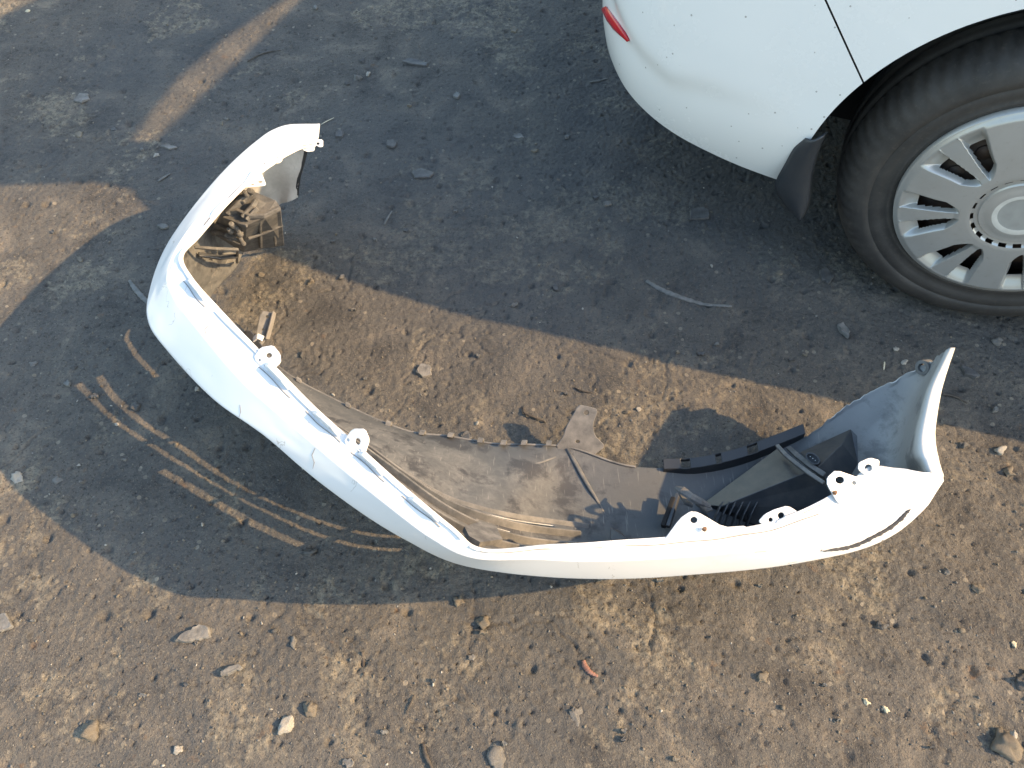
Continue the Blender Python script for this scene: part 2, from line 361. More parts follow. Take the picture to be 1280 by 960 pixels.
def crisp(P, n):
    a, u_ = catmull(P, n); i = np.clip(u_.astype(int), 0, len(P) - 2); t = (u_ - i)[:, None]
    lin = P[i] * (1 - t) + P[i + 1] * t
    k = np.where(u_ < 2.0, .85, np.where(u_ < 3, .72, .2))[:, None]          # flat crown, crisp shoulder, softer face
    return a * (1 - k) + lin * k
grid = np.stack([crisp(tmp[i], NV) for i in range(NU)], 0)
U = np.linspace(0, NS - 1, NU); V = np.linspace(0, NR - 1, NV)
# a little waviness of tired plastic
w = fbm(np.repeat(U[:, None], NV, 1), np.repeat(V[None], NU, 0), .9, 91, 3) * .003
grid[:, :, 2] += w * np.clip((grid[:, :, 2] - .02) / .1, 0, 1)
# torn lip on the near wing
tear = np.where((U > 1.2) & (U < 5), .006 * np.abs(fbm(U * 1.0, U * 0 + 3, 7, 17, 3)) * 2, 0) + np.where((U > 14) & (U < 16), 0, 0)
for k in range(4): grid[:, NV - 1 - k, 0] -= tear * (1 - k / 4) * .6; grid[:, NV - 1 - k, 1] -= tear * (1 - k / 4)
def S(u, v):
    """point on the skin at station u, row v"""
    fi = np.interp(u, U, np.arange(NU)); fj = np.interp(v, V, np.arange(NV)); i = min(int(fi), NU - 2); j = min(int(fj), NV - 2); a, b = fi - i, fj - j
    return Vector(grid[i, j] * (1 - a) * (1 - b) + grid[i + 1, j] * a * (1 - b) + grid[i, j + 1] * (1 - a) * b + grid[i + 1, j + 1] * a * b)
SLOT_R = (((3.85, 3.99), 9.8, 12.6), ((4.29, 4.46), 8.6, 15.4), ((4.75, 4.93), 7.9, 15.3))
SLOT_U = [(7.8, 9.6), (9.68, 11.4), (11.48, 13.3), (13.38, 15.3)]
def hole(u, v):
    for a, b in SLOT_U:
        if a < u < b and any(p < v < q_ and c < u < d for (p, q_), c, d in SLOT_R): return True
    if 14.75 < u < 16.6 and 5.50 < v < 5.60: return True  # added slit, lets an extra light streak into the bumper's shadow
    if 19.75 < u < 20.5 and .0 < v < .0: return True
    return False
vid = np.arange(NU * NV).reshape(NU, NV); faces = []
for i in range(NU - 1):
    uc = (U[i] + U[i + 1]) / 2
    for j in range(NV - 1):
        if hole(uc, (V[j] + V[j + 1]) / 2): continue
        faces.append((vid[i, j], vid[i + 1, j], vid[i + 1, j + 1], vid[i, j + 1]))
n = np.cross(grid[150, 26] - grid[149, 26], grid[149, 27] - grid[149, 26])
faces = [tuple(int(x) for x in (f if n[2] > 0 else f[::-1])) for f in faces]
bp_c = at(560, 620, 0)
bumper = empty('front_bumper', (bp_c.x, bp_c.y, 0))
tag(bumper, 'detached white front bumper lying on the dirt with its dusty inside showing', 'car bumper')
OFF = Vector(bumper.location)
def rel(p): return Vector(p) - OFF
skin_w = grid.reshape(-1, 3)
skin = from_py('bumper_skin', skin_w - np.array(OFF), faces, [M['white'], M['inner']], bumper, True)
wing = np.zeros((NU, NV)); dust = np.zeros((NU, NV))
for i, u in enumerate(U):
    wing[i] = .52 * np.clip((4.9 - u) / 1.4, 0, 1) + 1.1 * np.clip((1.25 - u) / .3, 0, 1) + np.clip((u - 18.2) / 1.0, 0, 1)  # shaded near wing toned darker than the sunlit far one
    dust[i] = np.clip((u - 6.5) / 3.0, 0.12, 1)
    dust[i] *= 1 - .6 * np.clip((u - 18.5) / 1.5, 0, 1)
dust *= 1 - .8 * np.clip((V[None] - 6.0) / .7, 0, 1) * np.clip((U[:, None] - 8) / .6, 0, 1) * np.clip((14 - U[:, None]) / 1, 0, 1)
for nm, arr in (('wing', wing), ('dust', dust)):
    a = skin.data.attributes.new(nm, 'FLOAT', 'POINT'); a.data.foreach_set('value', np.clip(arr, 0, 1).ravel().astype(np.float32))
solidify(skin, .0028, -1, 1, 0)
bvh = BVHTree.FromPolygons([Vector(v) for v in skin_w], faces)
def hit(px, py, lift=0.0):
    """where the line of sight through a survey point meets the skin"""
    d = ray(px, py).normalized(); loc, nor, i, t = bvh.ray_cast(Vector((0, 0, CAM_H)), d)
    if loc is None: return at(px, py, .03), Vector((0, 0, 1))
    if nor.dot(d) > 0: nor = -nor
    return loc + nor * lift, nor

def plane_pts(outline, ref):
    """survey outline -> points on the plane through three surveyed references"""
    a, b, c = [at(*r) for r in ref]; n = (b - a).cross(c - a)
    o = Vector((0, 0, CAM_H)); out = []
    for px, py in outline:
        d = ray(px, py); out.append(o + d * ((a - o).dot(n) / d.dot(n)))
    return out, n.normalized()
def smooth_loop(pts, it=1):
    for _ in range(it):
        q_ = []
        for i in range(len(pts)):
            a, b = pts[i], pts[(i + 1) % len(pts)]
            q_ += [(a[0] * .84 + b[0] * .16, a[1] * .84 + b[1] * .16), (a[0] * .16 + b[0] * .84, a[1] * .16 + b[1] * .84)]
        pts = q_
    return pts
def plate(name, outline, ref, holes, mat, thick=.0022, parent=bumper, sm=1, origin=OFF):
    """a flat plate with round or oval holes; holes are (px, py, rx, ry) in survey units"""
    outline = smooth_loop(outline, sm); bm = bmesh.new(); edges = []
    def loop(pts):
        vs = [bm.verts.new(p - origin) for p in pts]
        for i in range(len(vs)): edges.append(bm.edges.new((vs[i], vs[(i + 1) % len(vs)])))
    P, n_ = plane_pts(outline, ref); loop(P)
    for hx, hy, rx, ry in holes:
        P, _ = plane_pts([(hx + rx * math.cos(a), hy + ry * math.sin(a)) for a in np.linspace(0, 2 * math.pi, 14, endpoint=False)], ref); loop(P)
    bmesh.ops.triangle_fill(bm, use_beauty=True, use_dissolve=False, edges=edges)
    if holes:
        kill = []
        for f in bm.faces:
            c = f.calc_center_median() + origin
            d = c - Vector((0, 0, CAM_H)); k = 1 / d.dot(_F); px = 640 + FPX * d.dot(_R) * k; py = 480 - FPX * d.dot(_U) * k
            for hx, hy, rx, ry in holes:
                if ((px - hx) / rx) ** 2 + ((py - hy) / ry) ** 2 < .98: kill.append(f); break
        bmesh.ops.delete(bm, geom=kill, context='FACES')
    for f in bm.faces:
        f.normal_update()
        if f.normal.z < 0: f.normal_flip()
    o = from_bm(name, bm, mat, parent); solidify(o, thick, -1); bevel(o, .0008, 1, 50)
    return o

# tabs of the rim: (outline, plane references, holes, label)
def zrim(px, py): return hit(px, py)[0].z
tabs = [
 ([(316, 448), (325, 434), (341, 431), (350, 442), (351, 453), (335, 467)], [(316, 448, .388), (350, 442, .398), (335, 467, .386)], [(336, 444, 3.6, 3), (324, 450, 1.6, 1.4)]),
 ([(428, 553), (440, 536), (456, 536), (462, 550), (456, 568), (450, 575)], [(428, 553, .381), (460, 545, .398), (450, 574, .374)], [(447, 552, 3.2, 4.2), (434.5, 550, 1.8, 1.8), (449, 564.5, 2, 2.4)]),
 ([(828, 678), (850, 648), (863, 639), (873, 640), (905, 659), (933, 657), (932, 664), (905, 668), (870, 674)], [(828, 678, .293), (866, 639, .306), (930, 662, .287)], [(867.5, 650, 4.4, 4)]),
 ([(948, 652), (956, 643), (968, 637), (985, 632), (1003, 643), (995, 652), (958, 659)], [(948, 655, .287), (980, 632, .298), (1003, 645, .285)], [(976.5, 644.5, 4, 4), (963.5, 650, 2.6, 3)]),
 ([(1047, 628), (1034, 606), (1034, 597), (1045, 587), (1080, 599), (1072, 610), (1052, 630)], [(1047, 628, .284), (1036, 598, .298), (1080, 600, .285)], [(1050, 600, 5.4, 4.6), (1068, 603.5, 2.6, 2.6)]),
 ([(1082, 594), (1073, 587), (1074, 578), (1088, 572), (1100, 575), (1099, 584), (1090, 592)], [(1082, 594, .284), (1076, 579, .296), (1100, 576, .284)], [(1086, 585, 4.8, 4.6)]),
 ([(300, 236), (318, 209), (326, 213), (333, 230), (331, 232), (304, 234)], [(300, 236, .348), (322, 211, .340), (333, 231, .325)], [(325.5, 227, 3, 1.5), (316, 230.5, 2, 1.2)]),
 ([(338, 203), (352, 190), (356, 194), (352, 203), (340, 206)], [(338, 203, .333), (354, 192, .325), (350, 203, .322)], [(347, 198, 2.2, 1.6)]),
 ([(372, 181), (388, 179), (394, 183), (393, 189), (384, 190), (378, 187)], [(372, 181, .318), (392, 181, .306), (386, 190, .300)], [(387, 183.6, 2.4, 1.5)]),
 ([(391, 174), (404, 174), (404, 183), (400, 184), (394, 181)], [(391, 174, .310), (404, 174, .306), (400, 184, .300)], [(397.5, 179.3, 2, 1.6)]),
]
for ol, ref, hs in tabs:
    plate('mounting_tab', ol, ref, hs, M['white'])
# raised ledges along the grille edge of the rim
def ledge(u0, u1, hgt, v=.12, wid=.006, nm='rim_ledge', mat='white'):
    bm = bmesh.new(); n_ = max(3, int((u1 - u0) * 10)); A = []
    for k in range(n_ + 1):
        u = u0 + (u1 - u0) * k / n_; p = S(u, v); q_ = S(u, v + .25); d = (q_ - p).normalized() * wid
        hh = hgt * min(1, 6 * min(k, n_ - k) / n_ + .35)
        A.append([bm.verts.new(rel(p + Vector((0, 0, -.003)))), bm.verts.new(rel(p + Vector((0, 0, hh)))), bm.verts.new(rel(p + d + Vector((0, 0, hh - .001)))), bm.verts.new(rel(p + d + Vector((0, 0, -.008))))])
    for a, b in zip(A, A[1:]):
        for k in range(4): bm.faces.new((a[k], b[k], b[(k + 1) % 4], a[(k + 1) % 4]))
    bm.faces.new(A[0]); bm.faces.new(A[-1][::-1]); bmesh.ops.recalc_face_normals(bm, faces=bm.faces)
    o = from_bm(nm, bm, M[mat], bumper); bevel(o, .001, 1); return o
for a, b, hgt in ((15.4, 16.0, .012), (13.45, 13.95, .014), (12.35, 12.95, .014), (11.35, 11.9, .012), (10.2, 10.8, .010), (6.9, 8.0, .004), (5.1, 5.9, .004), (18.35, 18.8, .006), (20.4, 21.0, .006)):
    ledge(a, b, hgt)
ledge(4.25, 5.0, .010, .05, .004)

# grille louvres and dividers across the lower slots
def bar(name, pts, wid, thick, mat, tilt=0.0, parent=bumper):
    bm = bmesh.new(); A = []; n_ = len(pts)
    for i, p in enumerate(pts):
        p = Vector(p); d = (Vector(pts[min(i + 1, n_ - 1)]) - Vector(pts[max(0, i - 1)])).normalized()
        s = Vector((-d.y, d.x, 0)).normalized(); s = (s * math.cos(tilt) + Vector((0, 0, 1)) * math.sin(tilt)); u_ = d.cross(s).normalized()
        wv = wid[i] if isinstance(wid, (list, tuple)) else wid
        A.append([bm.verts.new(rel(p + s * (a * wv) + u_ * (b * thick))) for a, b in ((-.5, -.5), (.5, -.5), (.5, .5), (-.5, .5))])
    for a, b in zip(A, A[1:]):
        for k in range(4): bm.faces.new((a[k], b[k], b[(k + 1) % 4], a[(k + 1) % 4]))
    bm.faces.new(A[0][::-1]); bm.faces.new(A[-1]); bmesh.ops.recalc_face_normals(bm, faces=bm.faces)
    o = from_bm(name, bm, M[mat], parent); bevel(o, min(.0015, thick * .3), 2); return o
for u0, u1 in ((4.3, 9.3), (9.6, 12.2), (12.9, 15.1), (15.9, 19.2), (19.4, 21.3)):
    bar('rim_bead', [S(u, .16 + .03 * math.sin(u * 3)) + Vector((0, 0, .0012)) for u in np.linspace(u0, u1, 24)], .0035, .0035, 'white')
for v, wd in ((3.74, .015), (4.15, .015), (4.61, .015)):
    pts = [S(u, v) + Vector((.0050, .0055, .003)) for u in np.linspace(7.4, 15.4, 60)]
    bar('grille_louvre', pts, wd, .0045, 'dusty', -.82)
bar('grille_sill', [S(u, 5.04) + Vector((0, 0, .003)) for u in np.linspace(7.3, 15.0, 60)], .010, .006, 'dusty', -.3)
for u in (9.66, 11.46, 13.36):
    bar('grille_divider', [S(u, v) for v in np.linspace(3.75, 5.05, 8)], .004, .006, 'dusty', 1.2)
# dusty shelf at the near end of the slots, white backed panel beside it
P, _ = plane_pts([(578, 664), (598, 658), (618, 664), (626, 680), (598, 684), (584, 676)], [(572, 655, .25), (625, 668, .225), (598, 682, .275)])
o = from_py('grille_shelf', [rel(p) for p in P], [tuple(range(len(P)))], M['mud'], bumper); solidify(o, .008)
for u0, u1, v in ((4.4, 6.8, .34), (7.1, 9.0, .30), (10.1, 10.9, .36), (11.25, 12.0, .36), (12.25, 13.05, .36), (13.35, 14.0, .36), (15.3, 16.1, .36), (18.2, 19.4, .3), (20.2, 21.8, .28)):
    bar('rim_gap', [S(u, v + .02 * math.sin(u * 9)) + Vector((0, 0, .0006)) for u in np.linspace(u0, u1, 20)], .0011, .0014, 'gap')
for sc_ in ([(300, 506), (301, 515), (299, 521), (301, 527)], [(394, 560), (390, 569), (393, 578), (391, 586)], [(764, 700), (761, 711)], [(985, 704), (996, 702)], [(944, 690), (958, 689)], [(262, 405), (256, 412), (258, 420)], [(230, 268), (235, 262)], [(270, 222), (274, 217)], [(374, 161), (378, 160.5)]):
    P = [hit(x, y, .0002)[0] for x, y in sc_]
    from_bm('scuff', tube_bm([rel(p) for p in P], [.0004] + [.0006] * (len(P) - 2) + [.0002], 5, .6), M['gap'], bumper)
bar('arch_edge', [S(21.93, v) for v in np.linspace(3.2, 6.9, 16)], .008, .008, 'flap', .8)
# lip: clips and the two brackets
for u in (8.55, 9.2, 9.75, 10.3, 10.95, 11.6, 12.2, 12.75, 13.6, 14.2):
    a, b = S(u, 7), S(u + .10, 7)
    e = (b - a).normalized(); bk = (S(u, 7) - S(u, 6.6)); bk.z = 0; bk.normalize()
    bm = bmesh.new(); hh = .022; w_ = .010
    prof = [(0, 0), (.002, hh * .8), (-.004, hh), (-.010, hh * .92), (-.009, hh * .8), (-.004, hh * .78), (-.004, 0)]
    A = [[bm.verts.new(rel(a + e * (s_ * w_ / 2) + bk * px + Vector((0, 0, pz - .003)))) for px, pz in prof] for s_ in (-1, 1)]
    k = len(prof)
    for i in range(k): bm.faces.new((A[0][i], A[0][(i + 1) % k], A[1][(i + 1) % k], A[1][i]))
    bm.faces.new(A[0]); bm.faces.new(A[1][::-1]); bmesh.ops.recalc_face_normals(bm, faces=bm.faces)
    from_bm('lip_clip', bm, M['dusty'], bumper)
plate('lip_bracket', [(694, 559), (704, 545), (708, 533), (723, 506), (735, 508), (748, 512), (741, 531), (744, 545), (757, 558), (740, 571), (712, 570)], [(700, 560, .040), (723, 506, .092), (745, 566, .038)], [(733, 516, 3, 3), (722, 552, 2.6, 2)], M['dusty'], .005, sm=1)
plate('lip_bracket', [(318, 428), (326, 388), (343, 391), (333, 424), (326, 434)], [(318, 428, .06), (326, 388, .095), (343, 391, .085)], [(334, 396, 2, 2), (329, 412, 1.4, 1.2)], M['dusty'], .005, sm=1)
plate('lip_bracket', [(300, 425), (312, 412), (318, 420), (330, 436), (318, 444), (308, 436)], [(300, 425, .06), (312, 412, .075), (318, 444, .05)], [], M['black'], .004, sm=1)
tube = [at(700 + x, y, z) for x, y, z in ((8, 560, .058), (18, 578, .075), (32, 604, .085), (46, 628, .09), (57, 648, .09))]
tube = [hit(708, 562, .003)[0], hit(719, 580, .004)[0], hit(731, 602, .005)[0], hit(744, 624, .004)[0], hit(757, 645, .002)[0]]
from_bm('floor_rib', tube_bm([rel(p) for p in tube], [.003, .0042, .004, .003, .001], 8, .6), M['dusty'], bumper, True)
tube = [hit(x, y, .002)[0] for x, y in ((706, 558), (694, 572), (672, 580), (640, 586))]
from_bm('floor_rib', tube_bm([rel(p) for p in tube], [.0025, .002, .002, .001], 8, .5), M['dusty'], bumper, True)
bar('lip_bracket', [at(*p) for p in ((343, 390, .088), (339, 406, .078), (334, 424, .062))], .004, .014, 'gap', 0)
bar('lip_bracket', [at(*p) for p in ((318, 425, .062), (323, 421, .07), (329, 424, .066))], .012, .010, 'white', .2)
bar('lip_bracket', [at(*p) for p in ((304, 421, .05), (311, 417, .062), (318, 421, .06))], .010, .016, 'black', .2)
# edge bead of the lip between the brackets
bar('lip_bead', [S(u, 6.97) + Vector((0, 0, .003)) for u in np.linspace(7.0, 14.4, 60)], .004, .006, 'dusty')

# undertray flange in black plastic with its square holes, tone darkened for the wing's shadow
fl = [(828, 590), (870, 588), (920, 577), (965, 561), (1003, 546)]
bm = bmesh.new(); A = []
ptsF, _ = catmull([list(at(x, y - 4, .030 + .03 * i / 4)) for i, (x, y) in enumerate(fl)], 31)
for p in ptsF:
    p = Vector(p); A.append([bm.verts.new(rel(p + Vector(d))) for d in ((0, .013, .004), (0, .012, .014), (0, -.006, .012), (0, -.010, -.012))])
for i, (a, b) in enumerate(zip(A, A[1:])):
    for k in range(3):
        if k == 1 and i in (4, 5, 11, 17, 18): continue
        bm.faces.new((a[k], b[k], b[k + 1], a[k + 1]))
o = from_bm('undertray_flange', bm, M['flap'], bumper); solidify(o, .003, 0); bevel(o, .0008, 1)

# air duct and lamp back in the near wing
def poly(name, vs, fs, mat, t=.003, bev=.003, parent=bumper):
    o = from_py(name, [rel(at(*v)) for v in vs], fs, M[mat], parent)
    bm = bmesh.new(); bm.from_mesh(o.data); bmesh.ops.recalc_face_normals(bm, faces=bm.faces); bm.to_mesh(o.data); bm.free()
    if t: solidify(o, t, 0)
    if bev: bevel(o, bev, 3, 20)
    return o
duct = poly('air_duct', [(878, 630, .045), (972, 561, .075), (1030, 604, .110), (1048, 634, .085), (955, 662, .040), (902, 633, .068), (1010, 590, .125), (890, 658, .035)],
            [(0, 1, 6, 5), (5, 6, 2), (5, 2, 3, 4), (0, 5, 4, 7)], 'black', .003, .004)
for x in (891, 899, 907, 916, 925, 934):
    bar('duct_rib', [at(x + 11, 629, .076), at(x + 3, 645, .068), at(x - 2, 660, .052)], .016, .0022, 'black', 1.45, duct).matrix_parent_inverse = Matrix()
bar('duct_lip', [at(*p) for p in ((972, 558, .10), (983, 570, .122), (997, 581, .136), (1012, 592, .144), (1030, 604, .148))], .007, .010, 'dusty', .5)
bar('duct_lip', [at(*p) for p in ((986, 560, .105), (998, 571, .125), (1014, 583, .138), (1031, 594, .144))], .009, .007, 'mud', .4)
poly('lamp_back', [(1000, 566, .085), (1063, 537, .115), (1071, 545, .118), (1072, 580, .112), (1060, 600, .105), (1034, 604, .112), (1022, 584, .135), (1052, 556, .135)],
     [(0, 1, 7, 6), (1, 2, 3, 7), (7, 3, 4, 6), (6, 4, 5)], 'black', .003, .004)
# oval plug socket
bm = bmesh.new(); c0 = at(1016, 573, .150); ax = (Vector((0, 0, CAM_H)) - c0).normalized(); sx = (at(1024, 579, .15) - c0).normalized(); sy = ax.cross(sx)
rings = []
for rx, ry, dz in ((.0125, .0080, -.03), (.0125, .0080, 0), (.0105, .0062, 0), (.0105, .0062, -.014)):
    rings.append([bm.verts.new(rel(c0 + ax * dz + sx * (rx * math.cos(a)) + sy * (ry * math.sin(a)))) for a in np.linspace(0, 2 * math.pi, 24, endpoint=False)])
for a, b in zip(rings, rings[1:]):
    for k in range(24): bm.faces.new((a[k], a[(k + 1) % 24], b[(k + 1) % 24], b[k]))
bm.faces.new(rings[-1]); bmesh.ops.recalc_face_normals(bm, faces=bm.faces)
sock = from_bm('lamp_socket', bm, M['black'], bumper, False)
for k in (-1, 0, 1):
    from_bm('pin', tube_bm([rel(c0 + sx * (k * .005) + ax * -.014), rel(c0 + sx * (k * .005) + ax * -.004)], .0008, 6), M['chrome'], sock)
# broken clip
bm = bmesh.new()
pl = [at(*p) for p in ((844, 609, .11), (852, 613, .12), (864, 621, .122), (876, 628, .118), (888, 633, .108))]
tube_bm([rel(p) for p in pl], [.004, .0075, .008, .007, .004], 7, .45, bm, .25)
tube_bm([rel(p) for p in [at(*p) for p in ((850, 616, .10), (857, 628, .10), (866, 632, .098))]], [.004, .006, .004], 6, .6, bm, .25)
tube_bm([rel(p) for p in [at(*p) for p in ((870, 628, .10), (882, 638, .09), (890, 636, .09))]], [.004, .006, .004], 6, .6, bm, .25)
o = from_bm('broken_clip', bm, M['mud'], bumper); o['label'] = 'broken dusty brown clip behind the triangular tab'
for p0, p1, m_ in (((843, 628), (832, 668), 'black'), ((838, 632), (826, 668), 'dark')):
    bar('inner_stay', [hit(*p0, .03)[0], hit(*p1, .02)[0]], .008, .012, m_, .3)
poly('inner_stay', [(763, 660, .09), (763, 676, .10), (783, 674, .10), (775, 664, .075)], [(0, 1, 2, 3)], 'black', .003, 0)
# screws in the headlight tabs
for px, py, z in ((881, 661, .300), (1044, 615.5, .294)):
    c = at(px, py, z); bm = bmesh.new()
    bmesh.ops.create_cone(bm, segments=10, radius1=.0034, radius2=.0024, depth=.005, cap_ends=True, matrix=Matrix.Translation(rel(c)))
    from_bm('screw', bm, M['rust'], bumper)
# bolted ring on the wing
c, nn = hit(1157, 459, .004)
bm = bmesh.new(); qn = nn.to_track_quat('Z', 'Y').to_matrix().to_4x4()
for r1, r0, zz in ((.013, .0075, .006),):
    ra = [[bm.verts.new(rel((Matrix.Translation(c) @ qn) @ Vector((r * math.cos(a), r * math.sin(a), z)))) for a in np.linspace(0, 2 * math.pi, 18, endpoint=False)] for r, z in ((r1, -.012), (r1, zz), (r0, zz), (r0, -.012))]
    for a, b in zip(ra, ra[1:]):
        for k in range(18): bm.faces.new((a[k], a[(k + 1) % 18], b[(k + 1) % 18], b[k]))
from_bm('wing_grommet', bm, M['dusty'], bumper, False)
# the black scrape along the near corner
sp = [hit(x, y, .0022)[0] for x, y in ((1028, 688), (1040, 686), (1052, 684.5), (1063, 682), (1076, 677.5), (1088, 671.5), (1100, 665.5), (1112, 658.5), (1124, 649), (1132, 640.5), (1137, 636))]
sp2, _ = catmull([list(p) for p in sp], 50)
from_bm('scrape', tube_bm([rel(Vector(p)) for p in sp2], [.0027 * (1 + .35 * math.sin(i * 1.7) * math.sin(i * .6)) * min(1, .25 + .08 * i, .3 + .1 * (49 - i)) for i in range(50)], 6, .45), M['scrape'], bumper)['label'] = 'long black scrape along the white corner'

# mud caked housing on the far wing
hv = [(301, 236, .255), (321, 241, .25), (345, 251, .235), (351, 260, .225), (308, 281, .225), (276, 267, .225), (355, 306, .03), (305, 314, .04), (260, 303, .07), (264, 288, .16), (330, 272, .228)]
housing = poly('housing', hv, [(0, 1, 2, 3, 10, 4, 5), (4, 10, 3, 6, 7), (5, 4, 7, 8, 9)], 'mud', .004, .005)
housing['label'] = 'mud caked brown plastic housing on the far wing'
def hb(name, pts, wd, th, mat='mud', tilt=.0):
    bar(name, [at(*p) for p in pts], wd, th, mat, tilt, housing)
hb('housing_rib', [(284, 267, .230), (298, 254, .246), (313, 241, .258)], .009, .014)
hb('housing_rib', [(303, 272, .232), (316, 258, .244), (320, 250, .250)], .006, .012)
hb('housing_rib', [(308, 275, .232), (322, 260, .243)], .004, .010)
hb('housing_rib', [(277, 266, .228), (297, 264, .236), (312, 270, .236), (330, 270, .232), (350, 260, .228)], .007, .010)
hb('housing_rib', [(280, 272, .222), (300, 280, .226), (309, 282, .226)], .006, .008)
hb('housing_rib', [(296, 252, .248), (306, 252, .250)], .006, .008)
hb('housing_rib', [(341, 266, .215), (344, 306, .04)], .006, .006)
hb('housing_rib', [(325, 275, .215), (326, 309, .05)], .006, .006)
hb('housing_rib', [(310, 298, .14), (330, 291, .14), (353, 281, .14)], .006, .006)
hb('housing_rib', [(266, 290, .165), (282, 294, .175), (303, 300, .150)], .010, .008)
hb('housing_rib', [(270, 281, .19), (286, 287, .195), (304, 292, .185)], .006, .008)
hb('housing_cable', [(270, 294, .172), (284, 299, .176), (300, 305, .150)], .003, .003, 'black')
for x, y, z, r in ((313, 239, .268, .007), (307, 242, .268, .006), (290, 281, .222, .007), (296, 286, .208, .006), (299, 292, .192, .007), (287, 288, .205, .006), (303, 303, .135, .006), (300, 298, .165, .005)):
    bm = bmesh.new(); c = at(x, y, z)
    bmesh.ops.create_cone(bm, segments=9, radius1=r, radius2=r * .75, depth=.016, cap_ends=True, matrix=Matrix.Translation(rel(c)) @ Matrix.Rotation(random.uniform(.2, .6), 4, 'X'))
    o = from_bm('housing_plug', bm, M['mud'], housing); bevel(o, .0015, 1)
bar('strut', [at(*p) for p in ((243, 309, .20), (270, 311, .19), (298, 312, .17))], .006, .006, 'dusty', .3)
bar('strut', [at(*p) for p in ((297, 312, .17), (296, 328, .06))], .005, .006, 'black', .3)
bar('strut', [at(*p) for p in ((248, 318, .16), (275, 322, .14), (296, 320, .12))], .010, .006, 'black', .3)
bar('strut', [at(*p) for p in ((262, 322, .12), (266, 330, .07), (290, 328, .06))], .010, .006, 'dusty', .3)
bar('strut', [at(*p) for p in ((252, 340, .05), (268, 328, .07), (292, 326, .06))], .012, .006, 'dusty', .3)

# ------------------------------------------------------------------ parked car
PSI = R(-21.0); WX, WY, RW = .91, 1.01, .317
car = empty('parked_car', (WX, WY, 0), PSI)
tag(car, 'white parked car with silver hubcap, rear corner seen from behind its wheel', 'car')
